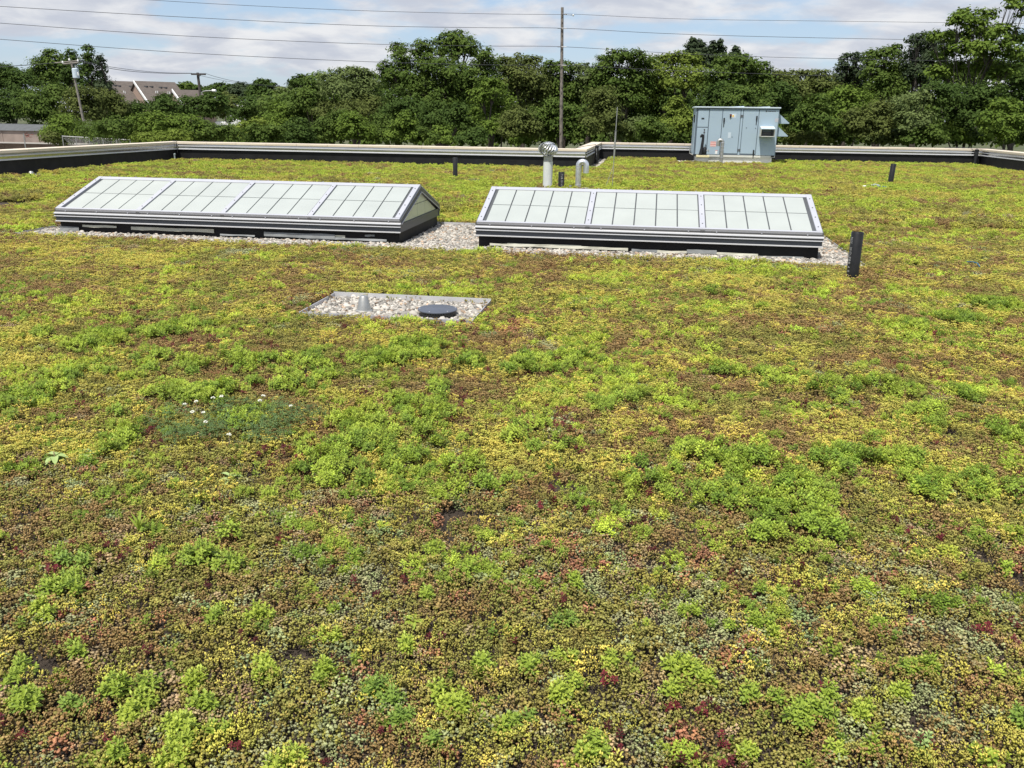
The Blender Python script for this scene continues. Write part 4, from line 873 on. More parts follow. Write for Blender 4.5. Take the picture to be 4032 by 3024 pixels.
tree('middle grey pine rising behind the yellowish tree', 'grey', 106, [(2805,188,13,22),(2835,180,12,20),(2840,203,20,26),(2805,212,22,28),(2825,232,36,28),(2812,255,44,26)], 43, ls=0.30, limbs=False, dens=1.3)
tree('small separate grey pine right of the blue unit top', 'grey', 104, [(2898,194,9,14),(2896,210,18,16),(2895,225,27,18),(2870,232,18,12),(2922,228,16,12),(2896,250,36,22)], 44, ls=0.30, limbs=False, dens=1.3)
tree('domed leafy tree above the blue unit right corner', 'mid', 66, [(2860,250,60,36),(2930,258,60,40),(2990,290,55,42),(2900,320,90,60),(2990,360,85,60),(2830,330,80,60)], 45)
tree('lower tree in the dip right of the blue unit', 'olive', 68, [(3060,315,52,36),(3120,310,46,30),(3180,305,46,28),(3230,310,46,32),(3110,370,85,55),(3220,380,85,60)], 46)
tree('tall poplar-like tree on the right, two ragged tops', 'grey', 78, [(3330,240,24,30),(3372,232,22,28),(3320,285,36,40),(3380,285,40,44),(3350,340,70,50)], 47)
tree('leafy tree between the poplar and the rising crowns', 'mid', 74, [(3430,228,38,30),(3480,215,40,30),(3525,212,38,32),(3460,275,65,48),(3540,290,65,55),(3480,350,85,60)], 48)
tree('tall round tree behind the big branching tree', 'grey', 72, [(3605,165,34,32),(3650,158,38,28),(3690,160,30,24),(3610,220,55,48),(3680,220,60,50),(3630,290,75,60)], 49)
tree('feathery mid green tree below the poplar', 'bright', 62, [(3260,420,85,55),(3340,400,80,55),(3400,430,75,55),(3300,480,85,48)], 50)
# big open tree at the right
BT = tree('large open tree with bare grey branches at the right edge', 'bright', 52, [(3800,62,52,30),(3840,95,56,26),(3770,85,40,22),(3765,28+55,30,20),(3880,62,42,26),(3700,140,42,18),(3660,150,26,16),(3760,150,60,26),(3860,135,70,34),(3935,130,62,34),(3990,150,44,36),(3800,195,85,34),(3905,200,95,40),(3720,215,48,30),(3990,215,50,30),(3690,290,56,28),(3770,270,66,30),(3880,265,80,36),(3960,285,66,34),(4005,20,36,26),(4040,-10,46,30),(3975,8,26,16),(4030,52,24,16)], 51, ls=0.16, dens=1.0, bark='bark', tw=0.30, dy=1.1)
tree('dark tree cut by the right edge behind the open tree', 'dark', 60, [(4010,290,65,80),(4060,240,60,60),(3985,390,75,70),(4050,440,70,80)], 52)
bush('sunlit shrub under the open tree, left side', 'pale', 48, [(3560,420,75,45),(3620,400,70,42),(3520,470,75,44),(3600,480,80,44)], 53)
bush('dark hollow of shrubs under the open tree', 'dark', 49, [(3720,380,85,56),(3800,400,85,60),(3880,390,85,60),(3760,460,85,55),(3850,470,85,56)], 54)
bush('arching sunlit shrub right of the hollow under the open tree', 'bright', 46, [(3950,430,60,42),(3900,480,55,36),(3990,490,55,44),(3930,530,60,30)], 55)
# undergrowth right behind the back parapet
ug = [(1040,540,60,32,'mid','bush at the parapet, under the bright green tree'), (1170,545,65,34,'dark','bush at the parapet right of the pale post'), (1300,520,70,42,'mid','leafy bush at the parapet under the pale feathery tree'),
      (1410,515,60,46,'bright','sunlit bush at the parapet below the feathery tree'), (1500,530,58,36,'mid','bush at the parapet left of the tallest tree hollow'), (1580,520,45,40,'bright','upright bush at the parapet before the dark hollow'),
      (1665,540,48,24,'mid','low shrub at the parapet in the dark hollow'), (1740,548,50,22,'bright','lowest ferny shrub at the parapet under the tallest tree'), (1850,550,50,24,'dark','low dark shrub at the parapet under the small light tree'),
      (2050,510,65,50,'olive','bush at the parapet left of the turbine vent'), (2060,545,45,28,'bright','little sunlit bush at the parapet above the turbine vent'), (2150,500,65,55,'mid','bush left of the middle pole foot'),
      (2270,500,60,55,'mid','bush right of the middle pole foot'), (2370,480,70,60,'olive','shaded bush behind the thin mast'), (2480,530,65,36,'pale','feathery low bush at the parapet right of the mast'),
      (2590,525,60,40,'mid','bush at the parapet touching the blue unit left side'), (2660,490,55,45,'lime','yellowish bush left of the blue unit'), (2800,440,80,60,'dark','dark bush hidden behind the blue unit'),
      (2940,440,85,60,'mid','bush behind the blue unit rain hoods'), (3080,460,80,58,'dark','dark bush right of the rain hoods'), (3180,480,75,55,'mid','bush above the back parapet right of the blue unit'),
      (3170,545,70,28,'olive','low bush on the parapet line right of the blue unit'), (3290,540,75,30,'mid','low bush at the back parapet, middle of the right half'), (3420,500,75,50,'olive','bush below the feathery tree at right'),
      (3500,545,70,28,'pale','low pale bush at the back parapet at right'), (3640,540,70,30,'mid','low bush at the back parapet under the open tree'), (3740,535,60,30,'bright','sunlit low bush above the black corner downpipe'),
      (3830,545,60,28,'dark','low dark bush above the right parapet corner'), (4020,540,60,36,'mid','bush at the lower right, over the right parapet')]
for i, (px, py, rx, ry, cl, lb) in enumerate(ug):
    bush(lb, cl, 60 if 2050 < px < 2330 else 47+(i*7 % 5)*1.1, [(px, py, rx, ry), (px-rx*0.6, py+ry*0.25, rx*0.7, ry*0.8), (px+rx*0.6, py+ry*0.2, rx*0.7, ry*0.8), (px+rx*(0.5*(i % 3)-0.5), py-ry*(0.7+0.35*(i*5 % 3)), rx*0.8, ry*0.9), (px-rx*(0.4*(i % 4)-0.6), py-ry*0.5, rx*0.8, ry*0.9)], 100+i, dy=0.8)
# woodland closing the view behind them
r7 = np.random.default_rng(77); LW = []
for px in range(1080, 4300, 62):
    y = 84+r7.uniform(-4, 4); pt = (305 if px > 3560 else 365 if px > 1230 else 430)+r7.uniform(-22, 22)
    c = at(px, pt, y); k = mpp(c); LW.append((c, 72*k, 60*k, 62*k)); c = at(px+30, 455, y-2); LW.append((c, 75*k, 60*k, 65*k)); c = at(px+10, 535, y-3); LW.append((c, 75*k, 60*k, 55*k))
for px in range(380, 1080, 60):
    c = at(px, 548+r7.uniform(-8, 8), 74+r7.uniform(-2, 2)); k = mpp(c); LW.append((c, 60*k, 50*k, 42*k))
Vw, Fw, Aw = crown(500, LW, 0.36, 0.8)
raw('woodland', Vw, Fw, TM['mid'], {'tint': Aw})['kind'] = 'stuff'
print('leaves', NLEAF[0])

# ================================================================== SEDUM ROOF
SRC = bpy.data.collections.new('plant_sources')        # never linked to the scene: only instanced
def octa(c, ax, r, u):                 # small plump leaf: octahedron, long axis ax
    ax = ax/np.linalg.norm(ax); t = np.cross(ax, u); t /= np.linalg.norm(t)+1e-9; s = np.cross(ax, t)
    L, Wd = r
    return [c-ax*L*0.35, c+t*Wd+ax*L*0.25, c+s*Wd+ax*L*0.25, c-t*Wd+ax*L*0.25, c-s*Wd+ax*L*0.25, c+ax*L*0.85], [(0,2,1),(0,3,2),(0,4,3),(0,1,4),(5,1,2),(5,2,3),(5,3,4),(5,4,1)]
class Acc:
    def __init__(s): s.V, s.F, s.T = [], [], []
    def add(s, v, f, t):
        o = len(s.V); s.V += list(v); s.F += [tuple(i+o for i in q) for q in f]; s.T += [t]*len(v)
    def obj(s, name):
        o = raw(name, s.V, s.F, SEDUM, {'tint': s.T}, link=False); SRC.objects.link(o); return o
def head_patch(name, seed, rad, n, size, hvar):          # mat of tiny round-leaved heads
    r = np.random.default_rng(seed); A = Acc()
    for i in range(n):
        a = r.random()*6.283; d = math.sqrt(r.random())*rad; h = r.uniform(0.0, hvar)+0.25*hvar*math.cos(d/rad*1.5)
        c = np.array([d*math.cos(a), d*math.sin(a), h]); t = r.random(); sz = size*r.uniform(0.7, 1.3)
        tilt = np.array([r.normal()*0.25, r.normal()*0.25, 1.0])
        for k in range(6):
            if k == 5: ax = tilt.copy()
            else:
                q = 6.283*k/5+r.random(); ax = np.array([math.cos(q), math.sin(q), 0.55])+tilt*0.3
            v, f = octa(c, ax, (sz, sz*0.42), np.array([0.3, 0.2, 1.0])+0.01*r.random(3)); A.add(v, f, min(1, max(0, t*0.75+0.25*r.random())))
        A.add(*octa(c-np.array([0, 0, sz*1.1]), np.array([0, 0, 1.0]), (sz*1.6, sz*0.32), np.array([1.0, 0.1, 0])), t*0.5)
    return A.obj(name)
def sprig_patch(name, seed, rad, n, hmin, hmax):         # upright yellowish stems with forked tips
    r = np.random.default_rng(seed); A = Acc()
    for i in range(n):
        a = r.random()*6.283; d = math.sqrt(r.random())*rad; c = np.array([d*math.cos(a), d*math.sin(a), 0.0]); h = r.uniform(hmin, hmax); t = r.random()
        lean = np.array([r.normal()*0.2, r.normal()*0.2, 1.0]); lean /= np.linalg.norm(lean)
        for q in range(3):
            A.add(*octa(c+lean*h*(0.22+0.25*q), lean+r.normal(size=3)*0.12, (h*0.24, h*0.10), np.array([1.0, 0.2, 0.1])), t*0.35)
        for q in range(r.integers(3, 6)):
            ax = lean+np.array([r.normal()*0.75, r.normal()*0.75, 0.2]); A.add(*octa(c+lean*h*0.88+ax*0.15*h, ax, (h*0.26, h*0.075), np.array([0.2, 1.0, 0.1])), 0.55+0.45*r.random())
    return A.obj(name)
def rosette(A, r, c, up, ln, n, tint, layers=3):
    up = up/np.linalg.norm(up); e1 = np.cross(up, [0.31, 0.9, 0.2]); e1 /= np.linalg.norm(e1); e2 = np.cross(up, e1)
    k = 0
    for ly in range(layers):
        m = max(3, int(n*(0.30+0.10*(layers-1-ly)))) ; el = 0.10+0.42*ly; L = ln*(1.0-0.17*ly)
        for j in range(m):
            q = 6.283*j/m+ly*0.7+r.uniform(-.2, .2); dv = e1*math.cos(q)+e2*math.sin(q); ee = el+r.uniform(-.15, .15)
            ax = dv*math.cos(ee)+up*math.sin(ee); sd = np.cross(ax, up); sd /= np.linalg.norm(sd); nr = np.cross(sd, ax)
            b0 = c-up*ln*(0.42*(layers-1-ly)); w = L*0.31*r.uniform(0.85, 1.15)
            P = [b0, b0+ax*L*0.62+sd*w*0.85+nr*L*0.10, b0+ax*L*0.60-nr*L*0.02, b0+ax*L*0.62-sd*w*0.85+nr*L*0.10, b0+ax*L*0.92+sd*w*0.35-nr*L*0.02, b0+ax*L*1.02-nr*L*0.06, b0+ax*L*0.92-sd*w*0.35-nr*L*0.02]
            A.add(P, [(0,2,1),(0,3,2),(1,2,4),(2,5,4),(2,3,6),(2,6,5)], min(1, max(0, tint-0.18+0.52*ly/layers+r.uniform(-.10, .10))))  # yellow-green top whorl; shade on the lower leaves put into the tint
def clump(A, seed, rad, n, ln, h):     # dome of leafy rosettes on short stems
    r = np.random.default_rng(seed)
    for i in range(n):
        a = i*2.39996+r.uniform(-.4, .4); d = math.sqrt((i+0.5)/n)*rad*r.uniform(0.85, 1.1)
        z = h*(1-0.55*(d/rad)**2)*r.uniform(0.8, 1.15); c = np.array([d*math.cos(a), d*math.sin(a), z])
        up = np.array([c[0]/rad*0.55, c[1]/rad*0.55, 1.0])+r.normal(size=3)*0.12; t = 0.30+0.4*r.random()
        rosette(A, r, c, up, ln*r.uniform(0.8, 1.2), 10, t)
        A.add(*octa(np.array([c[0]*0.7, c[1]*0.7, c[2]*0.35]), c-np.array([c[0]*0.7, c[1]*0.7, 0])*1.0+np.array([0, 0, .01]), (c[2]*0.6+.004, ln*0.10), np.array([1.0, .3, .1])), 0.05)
names = []
def reg(o): names.append(o.name); return len(names)-1
I_HEAD = [reg(head_patch('a%02d' % i, 20+i, 0.056, 84, 0.0054+0.0008*(i % 3), 0.026)) for i in range(8)]
I_SPR = [reg(sprig_patch('b%02d' % i, 40+i, 0.05, 16, 0.020, 0.042)) for i in range(6)]
I_HS = [reg(head_patch('bb%02d' % i, 140+i, 0.038, 40, 0.0054+0.0008*(i % 3), 0.026)) for i in range(8)]
I_CL = []
for i in range(10):
    A = Acc(); clump(A, 60+i, 0.040+0.013*(i % 4), 7+5*(i % 4), 0.019+0.002*(i % 3), 0.050+0.006*(i % 4)); I_CL.append(reg(A.obj('c%02d' % i)))
I_RO = []
for i in range(4):
    A = Acc(); r = np.random.default_rng(80+i)
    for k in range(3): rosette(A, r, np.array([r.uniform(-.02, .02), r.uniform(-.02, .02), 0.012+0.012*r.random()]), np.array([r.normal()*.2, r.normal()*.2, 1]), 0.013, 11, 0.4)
    I_RO.append(reg(A.obj('d%02d' % i)))
I_CV = []                              # clover-like patch of small dark leaves
for i in range(3):
    A = Acc(); r = np.random.default_rng(90+i)
    for k in range(26):
        a = r.random()*6.283; d = math.sqrt(r.random())*0.06; c = np.array([d*math.cos(a), d*math.sin(a), r.uniform(0.015, 0.055)])
        rosette(A, r, c, np.array([r.normal()*.3, r.normal()*.3, 1]), 0.011, 6, 0.4, 1)
    I_CV.append(reg(A.obj('e%02d' % i)))
# far versions: coarser mats made of the same leaves
def far_patch(name, seed, rad, n, size, hv):
    r = np.random.default_rng(seed); A = Acc()
    for i in range(n):
        a = r.random()*6.283; d = math.sqrt(r.random())*rad; h = r.uniform(0, hv)+hv*0.7*math.cos(d/rad*1.4); t = r.random()
        c = np.array([d*math.cos(a), d*math.sin(a), h])
        for k in range(4):
            ax = np.array([r.normal()*0.7, r.normal()*0.7, 0.6]); A.add(*octa(c+r.normal(size=3)*size*0.5, ax, (size*r.uniform(.7, 1.3), size*0.42), np.array([.3, .2, 1.0])), min(1, max(0, t*0.8+0.2*r.random())))
    return A.obj(name)
I_FAR = [reg(far_patch('f%02d' % i, 110+i, 0.085, 74, 0.014, 0.050)) for i in range(6)]

def scatter(name, x, y, z, idx, rot, scl, col, m, src=SRC):
    n = len(x); me = bpy.data.meshes.new(name); me.vertices.add(n)
    me.vertices.foreach_set('co', np.stack([x, y, z], 1).astype(np.float32).ravel())
    for an, ty, arr, key in (('idx', 'INT', idx, 'value'), ('rot', 'FLOAT_VECTOR', rot, 'vector'), ('scl', 'FLOAT_VECTOR', scl, 'vector'), ('col', 'FLOAT_COLOR', col, 'color')):
        a_ = me.attributes.new(an, ty, 'POINT'); a_.data.foreach_set(key, np.ascontiguousarray(arr, dtype=np.int32 if ty == 'INT' else np.float32).ravel())
    me.materials.append(m)
    o = bpy.data.objects.new(name, me); COL.objects.link(o)
    g = bpy.data.node_groups.new('scatter_'+name, 'GeometryNodeTree')
    g.interface.new_socket('Geometry', in_out='INPUT', socket_type='NodeSocketGeometry'); g.interface.new_socket('Geometry', in_out='OUTPUT', socket_type='NodeSocketGeometry')
    gi, go = g.nodes.new('NodeGroupInput'), g.nodes.new('NodeGroupOutput'); ip = g.nodes.new('GeometryNodeInstanceOnPoints')
    ci = g.nodes.new('GeometryNodeCollectionInfo'); ci.inputs['Collection'].default_value = src; ci.inputs['Separate Children'].default_value = True; ci.inputs['Reset Children'].default_value = True
    def na(nm, dt):
        q = g.nodes.new('GeometryNodeInputNamedAttribute'); q.data_type = dt; q.inputs['Name'].default_value = nm; return q.outputs[0]
    g.links.new(gi.outputs[0], ip.inputs['Points']); g.links.new(ci.outputs[0], ip.inputs['Instance']); ip.inputs['Pick Instance'].default_value = True
    g.links.new(na('idx', 'INT'), ip.inputs['Instance Index']); g.links.new(na('rot', 'FLOAT_VECTOR'), ip.inputs['Rotation']); g.links.new(na('scl', 'FLOAT_VECTOR'), ip.inputs['Scale'])
    g.links.new(ip.outputs[0], go.inputs[0])
    o.modifiers.new('scatter', 'NODES').node_group = g
    o['kind'] = 'stuff'
    return o
G = np.random.default_rng(42)
PAL = np.array([(.310,.285,.070), (.330,.225,.085), (.47,.43,.085), (.41,.48,.062), (.385,.395,.185), (.285,.345,.140), (.44,.215,.110), (.45,.335,.175), (.16,.035,.032)])
def sst(a, b, v): t = np.clip((v-a)/(b-a), 0, 1); return t*t*(3-2*t)
def inrect(x, y, rs, g=0.0):
    m = np.zeros(len(x), bool)
    for x0, x1, y0, y1 in rs: m |= (x > x0-g) & (x < x1+g) & (y > y0-g) & (y < y1+g)
    return m
HOLES = [(-9.35, 2.78, 11.12, 14.1), (-3.12, -1.49, 7.12, 8.02), (-2.95, -1.45, 20.95, 22.15), (-17.35, -15.95, 20.95, 22.05), (1.0, 5.0, 35.5, 38.9), (4.9, 5.6, 35.6, 36.5), (0.65, 1.62, 36.15, 36.95)]
def on_roof(x, y, g=0.02):
    return (~inrect(x, y, HOLES, g)) & ~inrect(x, y, STRIPS, g) & (((y < 29.95) & (x > -17.6) & (x < 13.5)) | ((x > -1.85) & (x < 13.5) & (y < 38.7)))
def fov(x, y, mg):                     # only what could be seen from the camera or a step beside it
    az = math.tan(math.radians(31.5)); c, s = math.cos(YAW), math.sin(YAW); xx = x*c+y*s; yy = -x*s+y*c
    return np.abs(xx) < (yy*az*1.06+mg)
def grid(x0, x1, y0, y1, st, jit=0.75):
    gx, gy = np.meshgrid(np.arange(x0, x1, st), np.arange(y0, y1, st)); x = gx.ravel()+G.uniform(-.5, .5, gx.size)*st*jit; y = gy.ravel()+G.uniform(-.5, .5, gx.size)*st*jit
    k = fov(x, y, 1.3) & on_roof(x, y); return x[k], y[k]
# green stonecrop drifts read off the photograph: pixel centre and half-width
DR = [(365,1340,110),(560,1440,130),(875,1430,180),(1020,1400,140),(1310,1420,130),(1550,1420,120),(1640,1360,90),(1170,1510,150),(1512,1640,190),(1640,1640,170),(1400,1750,190),(1280,1840,130),(1550,1840,160),
      (1750,1550,100),(2100,1440,130),(2280,1440,130),(1650,1390,110),(1830,1420,90),(2920,1840,230),(3100,1900,250),(2830,1930,200),(3100,2060,180),(2700,1830,140),(3280,1820,130),(3460,1800,130),(3650,1640,120),(3960,1710,100),(3650,1910,140),(3920,1930,120),
      (2100,1730,120),(2200,1750,100),(2000,1930,110),(990,2100,90),(875,2190,90),(470,1720,110),(130,1560,110),(240,1480,90),(60,1620,90),(470,1660,90),(700,1560,90),(860,1560,110),(1010,1660,110),(2880,1480,110),(3020,1480,110),(3240,1560,110),(3300,1520,110),(3480,1520,100),
      (720,1290,90),(620,1310,80),(3000,1230,60),(2830,1160,90),(3780,1260,110),(3900,1200,110),(3600,1290,80),(150,1330,60),(340,1350,100),(3150,2010,120),(2960,1990,150),(2700,1960,110),(2560,1930,120),(1840,1870,110),(1760,1760,90),(2350,1600,90),(2500,1560,80),(3560,1560,80),(3780,1550,70)]
DRG = [(*ground(px, py)[:2], w) for px, py, w in DR]; DRG = [(x, y, w*mpp((x, y, 0)), w*mpp((x, y, 0))*1.15) for x, y, w in DRG]
def drift(x, y):
    d = np.zeros(len(x)); wx = x+(fbm(x*5, y*5, 3)-.5)*0.22; wy = y+(fbm(x*5, y*5, 9)-.5)*0.30
    for cx_0, cy_0, a, b2 in DRG:
        q = ((wx-cx_0)/a)**2+((wy-cy_0)/b2)**2; d = np.maximum(d, np.clip(1.6-1.15*q, 0, 1))
    return d
YD = [(60,1330,130),(40,1420,110),(700,1290,60),(1500,1850,110),(1300,1890,70),(2050,1800,90),(1950,1740,80),(2200,1830,130),(2350,1830,110),(3230,1740,110),(3800,1880,150),(3600,1850,130),(3280,1110,70),(3600,1110,90),(3060,1180,130),(2900,1110,120),(3640,1380,90),(2560,1400,90),
      (2650,1430,80),(320,1000,170),(200,960,160),(560,1030,120),(1250,1210,60),(1350,1240,60),(2900,1700,120),(2700,1690,90),(2470,1670,110),(100,1740,120),(380,1760,120),(3300,1640,110),(3960,1560,90),(3700,1480,110)]
YDG = [(*ground(px, py)[:2], w) for px, py, w in YD]; YDG = [(x, y, w*mpp((x, y, 0)), w*mpp((x, y, 0))*1.3) for x, y, w in YDG]
def ydrift(x, y):
    d = np.zeros(len(x)); wx = x+(fbm(x*4, y*4, 23)-.5)*0.3; wy = y+(fbm(x*4, y*4, 29)-.5)*0.4
    for cx_0, cy_0, a, b2 in YDG: d = np.maximum(d, np.clip(1.5-1.1*(((wx-cx_0)/a)**2+((wy-cy_0)/b2)**2), 0, 1))
    return d
def hump(x, y): return (fbm(x*1.3, y*1.3, 40)-.5)*0.03+(fbm(x*5, y*5, 44)-.5)*0.022
def species(x, y):
    near = 1-sst(3.2, 5.2, y); far = sst(12.5, 17.0, y); mid = 1-near-far
    fs = np.where(y < 6, 3.3, np.where(y < 14, 1.9, 1.15))
    N = [(0.55*fbm(x*3.0, y*3.0, 2+5*k)+0.45*fbm(x*9.0, y*9.0, 3+5*k, 2))*near+fbm(x*1.7, y*1.7, 3+5*k)*mid+fbm(x*1.0, y*1.0, 4+5*k)*far for k in range(9)]
    B = np.array([[.56,.50,.45], [.49,.53,.36], [.36,.43,.53], [.14,.34,.60], [.41,.20,.0], [.28,.10,.0], [.30,.12,.02], [.35,.15,.03], [.20,.12,.05]])
    sc = np.stack([B[k, 0]*near+B[k, 1]*mid+B[k, 2]*far+1.25*(N[k]-.5)+0.42*(G.random(len(x))-.5) for k in range(9)])
    sc[2] += 0.32*ydrift(x, y)
    return sc.argmax(0)
def colours(sp, n, y=None):
    c = PAL[sp]*(1+0.20*(G.random((n, 1))*2-1))*(1+0.07*(G.random((n, 3))*2-1))
    return np.concatenate([np.clip(c, 0.005, 0.9), np.ones((n, 1))], 1)
def rots(n, tilt=0.16): return np.stack([G.normal(0, tilt, n), G.normal(0, tilt, n), G.uniform(0, 6.283, n)], 1)
# near and middle mats
X, Y_, Z_, I, R, SC, C = [], [], [], [], [], [], []
def put(x, y, z, i, sc, col, tilt=0.16):
    n = len(x); X.append(x); Y_.append(y); Z_.append(z); I.append(i); R.append(rots(n, tilt)); SC.append(sc if sc.ndim == 2 else np.repeat(sc[:, None], 3, 1)); C.append(col)
def mats(y0, y1, st, s0, HD=None):
    HD = HD or I_HEAD
    x, y = grid(-12, 11, y0, y1, st); n = len(x)
    bare = fbm(x*2.6, y*2.6, 50, 5) > np.where(y < 4.2, 0.68, 0.76)
    k = ~(bare & (G.random(n) < 0.86)); x, y = x[k], y[k]; n = len(x)
    sp_ = species(x, y); i = np.where((sp_ == 2), np.array(I_SPR)[G.integers(0, len(I_SPR), n)], np.array(HD)[G.integers(0, len(HD), n)])
    mix = (sp_ < 2) & (G.random(n) < 0.38*(0.55 if st < .05 else 1)); i[mix] = np.array(I_SPR)[G.integers(0, len(I_SPR), mix.sum())]
    lim = sp_ == 3; i[lim] = np.array(I_CL)[G.integers(0, len(I_CL), lim.sum())]; mar = sp_ == 8; i[mar] = np.array(I_RO)[G.integers(0, len(I_RO), mar.sum())]
    s = s0*G.uniform(0.85, 1.25, n); s[lim] *= 0.8; s[mar] *= 1.15
    put(x, y, hump(x, y)-0.028, i, s, colours(sp_, n))
mats(1.2, 5.2, 0.046, 1.0, I_HS)
mats(5.2, 6.6, 0.064, 1.0)
mats(6.6, 10.2, 0.080, 1.25)
mats(10.2, 16.0, 0.098, 1.5)
o1 = None
def flush(name, m=None):
    global X, Y_, Z_, I, R, SC, C
    o = scatter(name, np.concatenate(X), np.concatenate(Y_), np.concatenate(Z_), np.concatenate(I), np.concatenate(R), np.concatenate(SC), np.concatenate(C), m or SEDUM)
    print(name, sum(len(q) for q in X)); X, Y_, Z_, I, R, SC, C = [], [], [], [], [], [], []
    return o
flush('sedum_carpet')
# far mats
x, y = grid(-18, 14, 15.6, 38.8, 0.135); n = len(x); sp_ = species(x, y)
put(x, y, hump(x, y)*1.6-0.02+0.02*(fbm(x*2.2, y*2.2, 47)-.5), np.array(I_FAR)[G.integers(0, len(I_FAR), n)], np.stack([1.35*G.uniform(.85, 1.3, n)]*2+[G.uniform(.7, 1.9, n)], 1), colours(sp_, n), 0.2)
x, y = grid(-18, 14, 14.2, 38.8, 0.30); k = G.random(len(x)) < 0.35*sst(0.42, 0.60, fbm(x*0.9, y*0.9, 58)); x, y = x[k], y[k]; n = len(x)
put(x, y, hump(x, y)*1.6-0.01, np.array(I_CL)[G.integers(0, len(I_CL), n)], G.uniform(1.1, 1.7, n), np.concatenate([np.array([.32,.40,.05])*(1+.25*(G.random((n, 1))*2-1)), np.ones((n, 1))], 1))
flush('far_sedum_carpet')
# drifts of green stonecrop
def gcol(n): 
    t = G.random((n, 1)); c = np.array([.180,.275,.034])*(1-t)+np.array([.38,.46,.058])*t; c *= 1+.14*(G.random((n, 1))*2-1); return np.concatenate([c, np.ones((n, 1))], 1)
x, y = grid(-11, 9, 2.6, 14.0, 0.072, 0.9); d = drift(x, y); bg_ = fbm(x*1.9, y*1.9, 61, 5)
bk = sst(.44, .54, fbm(x*5.2, y*5.2, 66, 2)); dn = sst(.40, .55, fbm(x*1.1, y*1.1, 69, 2))
pr = np.where(d > 0.2, d*(0.22+0.62*bk)*(0.65+0.35*dn), 0.0)+np.where((y > 2.75), (0.42*bk*sst(0.50, 0.60, bg_)+0.10*bk*bk+0.012)*(1-0.5*sst(8, 12, y)), 0)+0.010*(y < 3.3)
k = G.random(len(x)) < pr; x, y, d = x[k], y[k], d[k]; n = len(x)
put(x, y, hump(x, y)-0.016+0.028*d, np.array(I_CL)[G.integers(0, len(I_CL), n)], G.uniform(.66, 1.05, n)*(0.82+0.3*d), gcol(n), 0.2)
x, y = grid(-6, 6, 1.5, 4.6, 0.085); k = G.random(len(x)) < 0.16+0.34*sst(.50, .62, fbm(x*2.2, y*2.2, 63)); x, y = x[k], y[k]; n = len(x)   # odd sprouts near the viewer
put(x, y, hump(x, y)-0.02, np.array(I_RO)[G.integers(0, 4, n)], G.uniform(1.0, 1.9, n), gcol(n)*np.append(G.uniform(.7, 1.05, 3)*0+.88, 1), 0.25)
flush('green_stonecrop')
# yellow flowering stems
x, y = grid(-11, 9, 1.6, 14.0, 0.060, 0.9); yd = ydrift(x, y); f_ = fbm(x*2.4, y*2.4, 71, 5)
pr = 0.40*yd+0.22*sst(.53, .64, f_)*sst(2.4, 4.0, y)+0.07*sst(.45, .6, fbm(x*3.1, y*3.1, 74))
k = G.random(len(x)) < pr; x, y = x[k], y[k]; n = len(x); t = G.random((n, 1))
put(x, y, hump(x, y)-0.016, np.array(I_SPR)[G.integers(0, len(I_SPR), n)], G.uniform(.75, 1.15, n), np.concatenate([np.array([.50,.48,.110])*(1-t)+np.array([.74,.60,.120])*t, np.ones((n, 1))], 1), 0.25)
flush('yellow_stonecrop')
# maroon rosettes and coral cushions
x, y = grid(-11, 9, 1.5, 12.0, 0.065, 0.9); k = G.random(len(x)) < 0.26*sst(.60, .72, fbm(x*2.8, y*2.8, 81, 5))+0.016; x, y = x[k], y[k]; n = len(x)
put(x, y, hump(x, y)+0.0, np.array(I_RO)[G.integers(0, 4, n)], G.uniform(.8, 1.5, n), np.concatenate([np.array([.16,.026,.030])*(1+.5*(G.random((n, 1))*2-1)), np.ones((n, 1))], 1), 0.3)
flush('maroon_sedum')
# clover-like dark patch
cxy = ground(920, 1660); x, y = grid(cxy[0]-.9, cxy[0]+.9, cxy[1]-.9, cxy[1]+.9, 0.05); q = np.hypot((x-cxy[0])/0.50, (y-cxy[1])/0.42)+(fbm(x*4, y*4, 90)-.5)*1.1; k = (q < 0.85) & (G.random(len(x)) < 0.42); x, y = x[k], y[k]; n = len(x)
put(x, y, hump(x, y)+0.0, np.array(I_CV)[G.integers(0, 3, n)], G.uniform(.9, 1.3, n), np.concatenate([np.array([.150,.240,.072])*(1+.25*(G.random((n, 1))*2-1)), np.ones((n, 1))], 1), 0.2)
flush('clover_patch')
# dry stems
st_ = MB(); x, y = grid(-3.5, 3.5, 1.6, 4.2, 0.10); k = G.random(len(x)) < 0.10; 
for a, c_ in zip(x[k], y[k]):
    q = G.uniform(0, 6.28); L = G.uniform(.02, .06); p0 = Vector((a, c_, -0.012)); dv_ = Vector((math.cos(q), math.sin(q), 0))*L
    st_.tube([p0, p0+dv_*0.5+Vector((0, 0, L*0.35)), p0+dv_+Vector((0, 0, L*0.2))], 0.0011, 3, caps=False)
st_.build('dry_stems', M['stem'])['kind'] = 'stuff'
